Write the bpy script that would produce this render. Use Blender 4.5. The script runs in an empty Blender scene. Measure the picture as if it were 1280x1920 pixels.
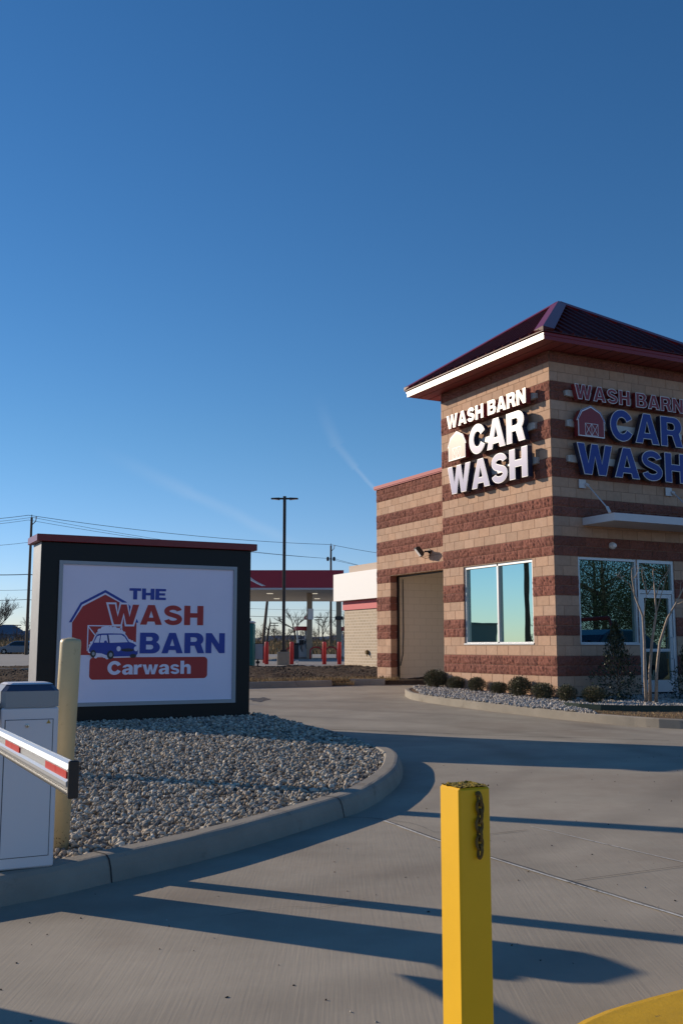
import bpy, math, random
import numpy as np
from mathutils import Vector, Matrix
from mathutils.geometry import tessellate_polygon
random.seed(7); rng = np.random.default_rng(7)
SC = bpy.context.scene; COL = SC.collection
R = math.radians; ROT = R(27)
dA = Vector((-math.sin(ROT), math.cos(ROT), 0)); dB = Vector((math.cos(ROT), math.sin(ROT), 0))
SUN_AZ, SUN_EL = -60.0, 18.0

# ------------------------------------------------------------------ ground height
def ss(a, b, t):
    t = np.clip((t-a)/(b-a), 0, 1); return t*t*(3-2*t)
def g(X, Y):
    base = np.interp(Y, [10, 18, 23, 29, 33, 60], [-1.36, -1.26, -1.13, -1.04, -.92, -.88])
    return base + .03*np.clip(X+1.5, -3, 5)*(1-ss(9, 16, Y))

# ------------------------------------------------------------------ materials
def nd(nt, t, **k):
    n = nt.nodes.new(t)
    for a, b in k.items(): setattr(n, a, b)
    return n
def mat(name, col, rough=.6, metal=0, spec=.5, var=0, vscale=4, bump=0, bscale=60, attr=False, stretch=None, dirt=None, emit=None, coat=0, coords='Object', detail=6):
    m = bpy.data.materials.new(name); m.use_nodes = True; nt = m.node_tree; L = nt.links.new
    b = nt.nodes['Principled BSDF']
    b.inputs['Roughness'].default_value = rough; b.name = 'Principled BSDF'; b.inputs['Metallic'].default_value = metal
    b.inputs['Specular IOR Level'].default_value = spec; b.inputs['Base Color'].default_value = (*col, 1)
    if coat: b.inputs['Coat Weight'].default_value = coat; b.inputs['Coat Roughness'].default_value = .15
    tc = nd(nt, 'ShaderNodeTexCoord'); vec = tc.outputs[coords]
    if stretch:
        mp = nd(nt, 'ShaderNodeMapping'); mp.inputs['Scale'].default_value = stretch[:3]
        if len(stretch) > 3: mp.inputs['Rotation'].default_value = (0, 0, stretch[3])
        L(vec, mp.inputs[0]); svec = mp.outputs[0]
    else: svec = vec
    src = None
    if attr:
        at = nd(nt, 'ShaderNodeAttribute', attribute_name='col'); src = at.outputs['Color']
    if var:
        n = nd(nt, 'ShaderNodeTexNoise'); n.inputs['Scale'].default_value = vscale; n.inputs['Detail'].default_value = detail; n.inputs['Roughness'].default_value = .62; L(vec, n.inputs[0])
        mr = nd(nt, 'ShaderNodeMapRange'); mr.inputs[1].default_value = .3; mr.inputs[2].default_value = .7; mr.inputs[3].default_value = 1-var; mr.inputs[4].default_value = 1+var; L(n.outputs[0], mr.inputs[0])
        mx = nd(nt, 'ShaderNodeMix', data_type='RGBA', blend_type='MULTIPLY'); mx.inputs[0].default_value = 1
        if src: L(src, mx.inputs[6])
        else: mx.inputs[6].default_value = (*col, 1)
        L(mr.outputs[0], mx.inputs[7]); src = mx.outputs[2]
    if dirt:   # (colour, scale, threshold, softness)
        n = nd(nt, 'ShaderNodeTexNoise'); n.inputs['Scale'].default_value = dirt[1]; n.inputs['Detail'].default_value = 8; n.inputs['Roughness'].default_value = .7; L(svec if len(dirt) > 4 else vec, n.inputs[0])
        mr = nd(nt, 'ShaderNodeMapRange'); mr.inputs[1].default_value = dirt[2]; mr.inputs[2].default_value = dirt[2]+dirt[3]; L(n.outputs[0], mr.inputs[0])
        mx = nd(nt, 'ShaderNodeMix', data_type='RGBA'); L(mr.outputs[0], mx.inputs[0])
        if src: L(src, mx.inputs[6])
        else: mx.inputs[6].default_value = (*col, 1)
        mx.inputs[7].default_value = (*dirt[0], 1); src = mx.outputs[2]
    if src: L(src, b.inputs['Base Color'])
    if bump:
        n = nd(nt, 'ShaderNodeTexNoise'); n.inputs['Scale'].default_value = bscale; n.inputs['Detail'].default_value = 8; L(svec, n.inputs[0])
        bp = nd(nt, 'ShaderNodeBump'); bp.inputs['Strength'].default_value = 1; bp.inputs['Distance'].default_value = bump; L(n.outputs[0], bp.inputs['Height']); L(bp.outputs[0], b.inputs['Normal'])
    if emit: b.inputs['Emission Color'].default_value = (*emit[0], 1); b.inputs['Emission Strength'].default_value = emit[1]
    return m
def zmask_speck(m, col, scale, thr, z0, z1):
    nt = m.node_tree; L = nt.links.new; b = nt.nodes['Principled BSDF']; tc = nd(nt, 'ShaderNodeTexCoord'); n = nd(nt, 'ShaderNodeTexNoise'); n.inputs['Scale'].default_value = scale; n.inputs['Detail'].default_value = 3; L(tc.outputs['Object'], n.inputs[0])
    sp_ = nd(nt, 'ShaderNodeSeparateXYZ'); L(tc.outputs['Object'], sp_.inputs[0]); mz = nd(nt, 'ShaderNodeMapRange'); mz.inputs[1].default_value = z0; mz.inputs[2].default_value = z1; mz.inputs[3].default_value = .09; mz.inputs[4].default_value = -.25; L(sp_.outputs['Z'], mz.inputs[0])
    ad = nd(nt, 'ShaderNodeMath', operation='ADD'); L(n.outputs[0], ad.inputs[0]); L(mz.outputs[0], ad.inputs[1]); mr = nd(nt, 'ShaderNodeMapRange'); mr.inputs[1].default_value = thr; mr.inputs[2].default_value = thr+.02; L(ad.outputs[0], mr.inputs[0])
    mx = nd(nt, 'ShaderNodeMix', data_type='RGBA'); L(mr.outputs[0], mx.inputs[0]); src = b.inputs['Base Color'].links[0].from_socket; L(src, mx.inputs[6]); mx.inputs[7].default_value = (*col, 1); L(mx.outputs[2], b.inputs['Base Color'])
M = {}
def mk(k, *a, **kw): M[k] = mat(k, *a, **kw); return M[k]
mk('tan_block', (.46, .32, .215), .85, attr=True, bump=.002, bscale=120, var=.10, vscale=9, spec=.25)
mk('brown_block', (.2, .08, .06), .9, attr=True, bump=.010, bscale=38, var=.22, vscale=30, spec=.2)
mk('mortar', (.36, .25, .18), .95)
mk('bay_block', (.46, .37, .29), .8, var=.06, vscale=6, bump=.001, bscale=80)
mk('roof_metal', (.085, .009, .010), .5, spec=.28, var=.08, vscale=3)
mk('red_trim', (.225, .016, .02), .28, spec=.32, var=.04, vscale=6)
mk('coping_red', (.36, .04, .055), .6, spec=.35)
mk('sign_side', (.24, .25, .27), .5, metal=.2, var=.12, vscale=2.5, bump=.004, bscale=2)
mk('soffit', (.26, .05, .045), .5)
mk('aluminium', (.62, .63, .65), .35, metal=.35, spec=.6)
mk('white_metal', (.62, .62, .64), .38, spec=.5, var=.03)
mk('white_face', (.8, .8, .82), .33, spec=.6)
mk('letter_side_red', (.22, .02, .025), .4); mk('letter_side_blue', (.012, .018, .05), .4)
mk('face_red', (.24, .012, .02), .37, spec=.42); mk('face_blue', (.005, .026, .26), .37, spec=.42)
mk('raceway', (.55, .53, .50), .5, metal=.2)
mk('black', (.012, .012, .013), .45); mk('sign_black', (.004, .004, .005), .42, spec=.3, bump=.0015, bscale=2.2)
mk('sign_grey', (.33, .34, .37), .45, metal=.3)
mk('sign_white', (.94, .84, .98), .45, var=.02, vscale=1.5); mk('print_red', (.50, .025, .022), .45); mk('print_blue', (.02, .05, .36), .45)
mk('print_dark', (.02, .02, .03), .45); mk('print_white', (.94, .84, .98), .45)
mk('concrete', (.35, .305, .24), .82, spec=.3, var=.2, vscale=.8, bump=.0013, bscale=12, stretch=(6, .2, 1, -ROT), dirt=((.25, .195, .145), .33, .5, .3), detail=12)
mk('concrete_far', (.28, .26, .235), .85, var=.1, vscale=.3)
mk('kerb', (.31, .275, .225), .85, var=.14, vscale=2.2, bump=.002, bscale=70, dirt=((.15, .125, .10), 3.1, .58, .16), spec=.3)
mk('kerb_yellow', (.66, .37, .008), .7, var=.12, vscale=9, bump=.001, bscale=90, dirt=((.25, .16, .03), 24, .64, .08))
mk('joint_dark', (.045, .04, .037), .95); mk('joint_white', (.62, .6, .55), .9, var=.3, vscale=30, dirt=((.1, .09, .08), 18, .57, .06))
mk('water', (.12, .13, .14), .06, spec=1)
mk('soil', (.085, .062, .045), 1, var=.35, vscale=3, bump=.05, bscale=9, spec=.1)
mk('straw', (.36, .25, .13), 1, attr=True, spec=.1)
mk('dry_grass', (.27, .185, .10), 1, var=.35, vscale=.2, bump=.2, bscale=2, spec=.1)
mk('bare_earth', (.20, .13, .085), 1, var=.3, vscale=5, bump=.02, bscale=30, spec=.1)
mk('stone', (.4, .37, .33), .85, attr=True, var=.16, vscale=60, spec=.3)
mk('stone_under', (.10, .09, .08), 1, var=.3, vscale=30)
mk('leaf', (.03, .04, .018), .55, attr=True, spec=.4); mk('leaf_gloss', (.02, .035, .014), .45, attr=True, spec=.6)
mk('bark_pale', (.34, .27, .21), .8, var=.3, vscale=22, bump=.003, bscale=60); mk('bark_dark', (.06, .045, .035), .9, var=.3)
mk('twig_far', (.10, .075, .06), .95); mk('stem', (.09, .065, .04), .9)
mk('edging', (.012, .035, .025), .5)
mk('cabinet_grey', (.74, .72, .74), .4, spec=.5); mk('cabinet_top', (.30, .31, .32), .4); mk('cabinet_blue', (.05, .07, .12), .35, spec=.6)
mk('seam', (.08, .09, .10), .8); mk('lock', (.5, .48, .42), .3, metal=1); mk('warning', (.6, .38, .08), .5)
mk('beam_alu', (.60, .62, .64), .32, metal=.45, spec=.6); mk('reflector_red', (.62, .025, .02), .35); mk('rubber', (.015, .015, .016), .5)
mk('beige_post', (.62, .49, .27), .45, var=.05, vscale=5, dirt=((.45, .34, .18), 14, .6, .1))
zmask_speck(M['beige_post'], (.09, .055, .03), 75, .70, .05, .55)
mk('yellow_post', (.86, .485, .008), .42, spec=.45, var=.05, vscale=6, dirt=((.42, .25, .02), 14, .68, .1))
mk('moss', (.34, .24, .03), .95, var=.5, vscale=60, bump=.01, bscale=120, dirt=((.07, .045, .012), 70, .5, .1))
mk('rust', (.15, .095, .028), .85, var=.5, vscale=60, bump=.002, bscale=200, dirt=((.32, .2, .03), 60, .6, .1))
mk('pole_brown', (.035, .028, .024), .5); mk('wood_pole', (.12, .085, .06), .9, var=.2, vscale=2); mk('wire', (.05, .05, .055), .8)
mk('lens_white', (.85, .87, .9), .25)
mk('store_brick', (.50, .41, .30), .85); mk('store_white', (.86, .86, .86), .6); mk('store_red', (.52, .03, .05), .5); mk('store_beige', (.52, .42, .34), .8)
mk('canopy_red', (.36, .018, .04), .5); mk('canopy_white', (.55, .52, .52), .6); mk('canopy_ceiling', (.62, .58, .52), .7); mk('column', (.40, .30, .21), .7); mk('downlight', (.9, .85, .75), .5, emit=((1, .9, .7), .5))
mk('bollard_red', (.50, .03, .035), .45); mk('pump_white', (.62, .62, .62), .45); mk('pump_dark', (.03, .03, .035), .5); mk('teal', (.0, .16, .15), .5)
mk('board_white', (.55, .56, .62), .5); mk('car_blue', (.11, .15, .21), .25, metal=.4, coat=.5); mk('car_navy', (.012, .02, .06), .2, coat=.7)
mk('car_glass', (.01, .012, .016), .08, spec=.8); mk('tyre', (.015, .015, .015), .8); mk('rim', (.5, .5, .52), .3, metal=.8)
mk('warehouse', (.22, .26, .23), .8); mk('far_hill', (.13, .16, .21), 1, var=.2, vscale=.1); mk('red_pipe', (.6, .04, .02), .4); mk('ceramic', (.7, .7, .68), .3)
def brickify(m, c1, c2, mort, sc, ax='Y'):
    nt = m.node_tree; tc = nd(nt, 'ShaderNodeTexCoord'); br = nd(nt, 'ShaderNodeTexBrick')
    mp = nd(nt, 'ShaderNodeMapping'); mp.inputs['Rotation'].default_value = (R(90), 0, R(90)) ; 
    sep = nd(nt, 'ShaderNodeSeparateXYZ'); nt.links.new(tc.outputs['Object'], sep.inputs[0])
    cb = nd(nt, 'ShaderNodeCombineXYZ'); nt.links.new(sep.outputs[ax], cb.inputs['X']); nt.links.new(sep.outputs['Z'], cb.inputs['Y']); nt.links.new(cb.outputs[0], br.inputs['Vector'])
    br.inputs['Color1'].default_value = (*c1, 1); br.inputs['Color2'].default_value = (*c2, 1); br.inputs['Mortar'].default_value = (*mort, 1)
    br.inputs['Scale'].default_value = 1; br.inputs['Brick Width'].default_value = sc[0]; br.inputs['Row Height'].default_value = sc[1]; br.inputs['Mortar Size'].default_value = sc[2]
    nt.links.new(br.outputs['Color'], nt.nodes['Principled BSDF'].inputs['Base Color'])
brickify(M['store_brick'], (.50, .40, .29), (.42, .34, .25), (.62, .54, .44), (.30, .13, .014))
brickify(M['bay_block'], (.74, .66, .56), (.72, .64, .545), (.62, .55, .46), (.4064, .2032, .008), 'X')
def glass(name, tint, dark, blend):
    m = bpy.data.materials.new(name); m.use_nodes = True; nt = m.node_tree; nt.nodes.clear(); L = nt.links.new
    o = nd(nt, 'ShaderNodeOutputMaterial'); mx = nd(nt, 'ShaderNodeMixShader'); df = nd(nt, 'ShaderNodeBsdfDiffuse'); gl = nd(nt, 'ShaderNodeBsdfGlossy')
    gl.inputs['Color'].default_value = (*tint, 1); gl.inputs['Roughness'].default_value = .0; df.inputs['Color'].default_value = (*dark, 1)
    lw = nd(nt, 'ShaderNodeLayerWeight'); lw.inputs['Blend'].default_value = .25
    mr = nd(nt, 'ShaderNodeMapRange'); mr.inputs[3].default_value = blend; mr.inputs[4].default_value = 1; L(lw.outputs['Fresnel'], mr.inputs[0]); L(mr.outputs[0], mx.inputs[0])
    ns = nd(nt, 'ShaderNodeTexNoise'); ns.inputs['Scale'].default_value = 1.3; tc = nd(nt, 'ShaderNodeTexCoord'); L(tc.outputs['Object'], ns.inputs[0])
    bp = nd(nt, 'ShaderNodeBump'); bp.inputs['Distance'].default_value = .0005; L(ns.outputs[0], bp.inputs['Height']); L(bp.outputs[0], gl.inputs['Normal'])
    L(df.outputs[0], mx.inputs[1]); L(gl.outputs[0], mx.inputs[2]); L(mx.outputs[0], o.inputs[0]); M[name] = m
glass('glass_teal', (.46, .62, .56), (.11, .145, .125), .46)
glass('glass_dark', (.35, .60, .62), (.008, .012, .014), .42)

def tyre_wear(m, centre, radii, width):
    nt = m.node_tree; L = nt.links.new; b = nt.nodes['Principled BSDF']; tc = nd(nt, 'ShaderNodeTexCoord'); n = nd(nt, 'ShaderNodeTexNoise'); n.inputs['Scale'].default_value = .7; n.inputs['Detail'].default_value = 6; L(tc.outputs['Object'], n.inputs[0])
    sp_ = nd(nt, 'ShaderNodeVectorMath', operation='SUBTRACT'); L(tc.outputs['Object'], sp_.inputs[0]); sp_.inputs[1].default_value = (*centre, -1.3); ln = nd(nt, 'ShaderNodeVectorMath', operation='LENGTH'); L(sp_.outputs[0], ln.inputs[0])
    wob = nd(nt, 'ShaderNodeMath', operation='MULTIPLY_ADD'); L(n.outputs[0], wob.inputs[0]); wob.inputs[1].default_value = .5; L(ln.outputs['Value'], wob.inputs[2]); tot = None
    for r in radii:
        a = nd(nt, 'ShaderNodeMath', operation='SUBTRACT'); L(wob.outputs[0], a.inputs[0]); a.inputs[1].default_value = r+.25; c = nd(nt, 'ShaderNodeMath', operation='ABSOLUTE'); L(a.outputs[0], c.inputs[0])
        q = nd(nt, 'ShaderNodeMapRange', interpolation_type='SMOOTHSTEP'); q.inputs[1].default_value = 0; q.inputs[2].default_value = width; q.inputs[3].default_value = .34; q.inputs[4].default_value = 0; L(c.outputs[0], q.inputs[0])
        if tot is None: tot = q.outputs[0]
        else: s_ = nd(nt, 'ShaderNodeMath', operation='MAXIMUM'); L(tot, s_.inputs[0]); L(q.outputs[0], s_.inputs[1]); tot = s_.outputs[0]
    f = nd(nt, 'ShaderNodeMath', operation='MULTIPLY'); L(tot, f.inputs[0]); L(n.outputs[0], f.inputs[1])
    mx = nd(nt, 'ShaderNodeMix', data_type='RGBA'); L(f.outputs[0], mx.inputs[0]); L(b.inputs['Base Color'].links[0].from_socket, mx.inputs[6]); mx.inputs[7].default_value = (.09, .07, .055, 1); L(mx.outputs[2], b.inputs['Base Color'])
tyre_wear(M['concrete'], (-3.2, 12.0), (5.3, 6.9, 8.6, 10.3), .30)

# ------------------------------------------------------------------ mesh builder
class MB:
    def __init__(s): s.v = []; s.f = []; s.m = []; s.c = []; s.mats = []
    def mi(s, k):
        if k not in s.mats: s.mats.append(k)
        return s.mats.index(k)
    def face(s, pts, k, c=(1, 1, 1)):
        n = len(s.v); s.v += [tuple(p) for p in pts]; s.f.append(tuple(range(n, n+len(pts)))); s.m.append(s.mi(k)); s.c.append(c)
    def mesh(s, V, F, k, c=(1, 1, 1)):
        n = len(s.v); s.v += [tuple(p) for p in V]; i = s.mi(k)
        for f in F: s.f.append(tuple(a+n for a in f)); s.m.append(i); s.c.append(c)
    def box(s, x0, x1, y0, y1, z0, z1, k, c=(1, 1, 1), bev=0):
        if bev:
            b = bev; V = []; 
            for z, i in ((z0, b), (z0+b, 0), (z1-b, 0), (z1, b)):
                a0, a1, b0, b1 = x0+i, x1-i, y0+i, y1-i; e = b if i == 0 else 0
                V += [(a0+e, b0, z), (a1-e, b0, z), (a1, b0+e, z), (a1, b1-e, z), (a1-e, b1, z), (a0+e, b1, z), (a0, b1-e, z), (a0, b0+e, z)]
            F = [tuple(range(7, -1, -1)), tuple(range(24, 32))]
            for r in range(3):
                for i in range(8): F.append((r*8+i, r*8+(i+1) % 8, r*8+8+(i+1) % 8, r*8+8+i))
            s.mesh(V, F, k, c); return
        V = [(x0, y0, z0), (x1, y0, z0), (x1, y1, z0), (x0, y1, z0), (x0, y0, z1), (x1, y0, z1), (x1, y1, z1), (x0, y1, z1)]
        s.mesh(V, [(3, 2, 1, 0), (4, 5, 6, 7), (0, 1, 5, 4), (1, 2, 6, 5), (2, 3, 7, 6), (3, 0, 4, 7)], k, c)
    def tube(s, pts, rad, k, n=8, c=(1, 1, 1), cap=True):
        pts = [Vector(p) for p in pts]; rad = rad if isinstance(rad, (list, tuple)) else [rad]*len(pts); V = []; up = None
        for i, p in enumerate(pts):
            d = (pts[min(i+1, len(pts)-1)]-pts[max(i-1, 0)]).normalized()
            if up is None: up = d.orthogonal().normalized()
            a = (up-d*up.dot(d)); a = a.normalized() if a.length > 1e-6 else d.orthogonal().normalized(); up = a; b = d.cross(a)
            for j in range(n):
                t = 2*math.pi*(j+.5)/n; V.append(p+(a*math.cos(t)+b*math.sin(t))*rad[i])
        F = [(i*n+j, i*n+(j+1) % n, (i+1)*n+(j+1) % n, (i+1)*n+j) for i in range(len(pts)-1) for j in range(n)]
        if cap: F += [tuple(range(n-1, -1, -1)), tuple(range((len(pts)-1)*n, len(pts)*n))]
        s.mesh(V, F, k, c)
    def lathe(s, prof, k, n=24, cx=0, cy=0, c=(1, 1, 1)):
        V = [(cx+r*math.cos(2*math.pi*j/n), cy+r*math.sin(2*math.pi*j/n), z) for r, z in prof for j in range(n)]
        F = [(i*n+j, i*n+(j+1) % n, (i+1)*n+(j+1) % n, (i+1)*n+j) for i in range(len(prof)-1) for j in range(n)]
        F += [tuple(range(n-1, -1, -1)), tuple(range((len(prof)-1)*n, len(prof)*n))]; s.mesh(V, F, k, c)
    def solid(s, loops, P, o0, o1, k, ks=None, back=True):
        """loops: outer then holes in (s, z); extruded between offsets o0 (back) and o1 (front)."""
        tri = tessellate_polygon([[Vector((a, b, 0)) for a, b in l] for l in loops]); flat = [p for l in loops for p in l]
        s.mesh([P(a, b, o1) for a, b in flat], tri, k)
        if back: s.mesh([P(a, b, o0) for a, b in flat], [t[::-1] for t in tri], ks or k)
        for l in loops:
            n = len(l); V = [P(a, b, o0) for a, b in l]+[P(a, b, o1) for a, b in l]
            s.mesh(V, [(i, (i+1) % n, n+(i+1) % n, n+i) for i in range(n)], ks or k)
    def build(s, name, parent=None, smooth=False, z0=0):
        me = bpy.data.meshes.new(name); V = np.array(s.v, dtype=np.float32)
        if z0: V[:, 2] -= z0
        me.from_pydata(V.tolist(), [], s.f)
        for k in s.mats: me.materials.append(M[k])
        me.polygons.foreach_set('material_index', s.m)
        at = me.attributes.new('col', 'FLOAT_COLOR', 'FACE'); cc = np.ones((len(s.c), 4), np.float32); cc[:, :3] = s.c; at.data.foreach_set('color', cc.ravel())
        if smooth: me.polygons.foreach_set('use_smooth', [True]*len(s.f))
        me.update(); o = bpy.data.objects.new(name, me); COL.objects.link(o)
        if parent: o.parent = parent
        return o
def tag(o, label=None, cat=None, group=None, kind=None):
    if label: o['label'] = label
    if cat: o['category'] = cat
    if group: o['group'] = group
    if kind: o['kind'] = kind
    return o
def thing(name, label, cat, loc=(0, 0, 0), rz=0, group=None):
    o = bpy.data.objects.new(name, None); COL.objects.link(o); o.location = loc; o.rotation_euler = (0, 0, rz); o.empty_display_size = .2
    return tag(o, label, cat, group)
def copy_tree(o, parent=None):
    c = o.copy(); COL.objects.link(c); c.parent = parent
    for ch in list(o.children): copy_tree(ch, c)
    return c
def nparr(name, V, F, cols, k, smooth=False):
    me = bpy.data.meshes.new(name); n, w = F.shape
    me.vertices.add(len(V)); me.vertices.foreach_set('co', V.astype(np.float32).ravel())
    me.loops.add(n*w); me.loops.foreach_set('vertex_index', F.astype(np.int32).ravel())
    me.polygons.add(n); me.polygons.foreach_set('loop_start', np.arange(0, n*w, w, dtype=np.int32)); me.polygons.foreach_set('loop_total', np.full(n, w, np.int32))
    if smooth: me.polygons.foreach_set('use_smooth', np.ones(n, bool))
    me.update(calc_edges=True); me.validate()
    at = me.attributes.new('col', 'FLOAT_COLOR', 'FACE'); c4 = np.ones((n, 4), np.float32); c4[:, :3] = cols; at.data.foreach_set('color', c4.ravel())
    me.materials.append(M[k]); return me
def link(name, me, parent=None):
    o = bpy.data.objects.new(name, me); COL.objects.link(o); o.parent = parent; return o

# ------------------------------------------------------------------ block walls
def colv(base, v):
    k = 1+rng.uniform(-v, v); h = rng.uniform(-.025, .025); return (base[0]*k*(1+h), base[1]*k, base[2]*k*(1-h))
TAN = (.51, .335, .235); BRN = (.235, .094, .070)
def block_wall(mb, P, length, z0, z1, openings=(), s_start=0, reveal=.2, phase=0):
    zc = -.18; ch = .2032
    i0 = math.floor((z0-zc)/ch+1e-3); i1 = math.ceil((z1-zc)/ch-1e-3)
    for i in range(i0, i1):
        a, b = max(z0, zc+i*ch), min(z1, zc+(i+1)*ch)
        if b-a < .02: continue
        brown = (i % 4) >= 2
        s = s_start-(.2032 if (i+phase) % 2 else 0)
        while s < length:
            l, r = max(s, s_start), min(s+.4064, length); s += .4064
            if r-l < .02: continue
            segs = [(l, r)]
            for (o0, o1, q0, q1) in openings:
                if b-.03 > q0 and a+.03 < q1:
                    ns = []
                    for x0, x1 in segs:
                        if x1 <= o0 or x0 >= o1: ns.append((x0, x1)); continue
                        if x0 < o0: ns.append((x0, o0))
                        if x1 > o1: ns.append((o1, x1))
                    segs = ns
            for x0, x1 in segs:
                if x1-x0 < .02: continue
                e = .004; x0_, x1_, a_, b_ = x0+e, x1-e, a+e, b-e
                if brown:
                    nx = max(2, int((x1-x0)/.05)); nz = 5; c = colv(BRN, .13)
                    H = rng.uniform(.006, .032, (nz+1, nx+1)); H[0, :] *= .35; H[-1, :] *= .35; H[:, 0] *= .45; H[:, -1] *= .45
                    V = [P(x0_+(x1_-x0_)*ix/nx, a_+(b_-a_)*iz/nz, .004+H[iz, ix]) for iz in range(nz+1) for ix in range(nx+1)]
                    F = [(iz*(nx+1)+ix, iz*(nx+1)+ix+1, (iz+1)*(nx+1)+ix+1, (iz+1)*(nx+1)+ix) for iz in range(nz) for ix in range(nx)]
                    mb.mesh(V, F, 'brown_block', c)
                    ring = [(x0_, a_), (x1_, a_), (x1_, b_), (x0_, b_)]; d = .006; kk = 'brown_block'
                else:
                    c = colv(TAN, .09); d = .006+rng.uniform(0, .002); kk = 'tan_block'; q = .003
                    mb.face([P(x0_+q, a_+q, d), P(x1_-q, a_+q, d), P(x1_-q, b_-q, d), P(x0_+q, b_-q, d)], kk, c)
                    ring = [(x0_, a_), (x1_, a_), (x1_, b_), (x0_, b_)]; rin = [(x0_+q, a_+q), (x1_-q, a_+q), (x1_-q, b_-q), (x0_+q, b_-q)]
                    for j in range(4):
                        p, r_ = ring[j], ring[(j+1) % 4]; p2, r2 = rin[j], rin[(j+1) % 4]; mb.face([P(*p, -.002), P(*r_, -.002), P(*r2, d), P(*p2, d)], kk, c)
                    continue
                for j in range(4):
                    p, r_ = ring[j], ring[(j+1) % 4]; mb.face([P(*p, -.002), P(*r_, -.002), P(*r_, d), P(*p, d)], kk, c)
    # backing with openings: split in strips
    xs = sorted({s_start, length, *[v for o in openings for v in o[:2]]}); zs = sorted({z0, z1, *[min(max(v, z0), z1) for o in openings for v in o[2:]]})
    for x0, x1 in zip(xs, xs[1:]):
        for a, b in zip(zs, zs[1:]):
            if any(o[0]-1e-6 <= x0 and x1 <= o[1]+1e-6 and o[2]-1e-6 <= a and b <= o[3]+1e-6 for o in openings): continue
            mb.face([P(x0, a, 0), P(x1, a, 0), P(x1, b, 0), P(x0, b, 0)], 'mortar')
    for (o0, o1, q0, q1) in openings:   # reveals
        q0 = max(q0, z0)
        for i in range(i0, i1):
            a, b = max(q0, zc+i*ch), min(q1, zc+(i+1)*ch)
            if b-a < .01: continue
            kk, c = ('brown_block', colv(BRN, .1)) if (i % 4) >= 2 else ('tan_block', colv(TAN, .05))
            for x in (o0, o1): mb.face([P(x, a+.004, .004), P(x, b-.004, .004), P(x, b-.004, -reveal), P(x, a+.004, -reveal)], kk, c)
        mb.face([P(o0, q1, .004), P(o1, q1, .004), P(o1, q1, -reveal), P(o0, q1, -reveal)], 'tan_block', TAN)
        if q0 > z0+.01: mb.face([P(o0, q0, .004), P(o1, q0, .004), P(o1, q0, -reveal), P(o0, q0, -reveal)], 'tan_block', TAN)

# ------------------------------------------------------------------ glyphs (height 1), heavy grotesque
def arcpts(cx, cy, rx, ry, a0, a1, n=14): return [(cx+rx*math.cos(R(a0+(a1-a0)*i/n)), cy+ry*math.sin(R(a0+(a1-a0)*i/n))) for i in range(n+1)]
def thick(path, t):
    Lp, Rp = [], []; n = len(path)
    for i in range(n):
        x0, y0 = path[max(0, i-1)]; x1, y1 = path[min(n-1, i+1)]; dx, dy = x1-x0, y1-y0; q = math.hypot(dx, dy) or 1
        tt = t[i] if isinstance(t, list) else t
        Lp.append((path[i][0]-dy/q*tt/2, path[i][1]+dx/q*tt/2)); Rp.append((path[i][0]+dy/q*tt/2, path[i][1]-dx/q*tt/2))
    return Lp+Rp[::-1]
def bowl(x0, x1, y0, y1, r, n=8):      # right-rounded rectangle, from the left side
    rx = min(r, (x1-x0)); ry = (y1-y0)/2 if r > (y1-y0)/2 else r
    return [(x0, y0)]+arcpts(x1-rx, y0+ry, rx, ry, -90, 0, n)+arcpts(x1-rx, y1-ry, rx, ry, 0, 90, n)+[(x0, y1)]
S_PATH = arcpts(.42, .705, .275, .185, 8, 250, 22)+arcpts(.43, .29, .285, .185, 72, -172, 24)
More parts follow.
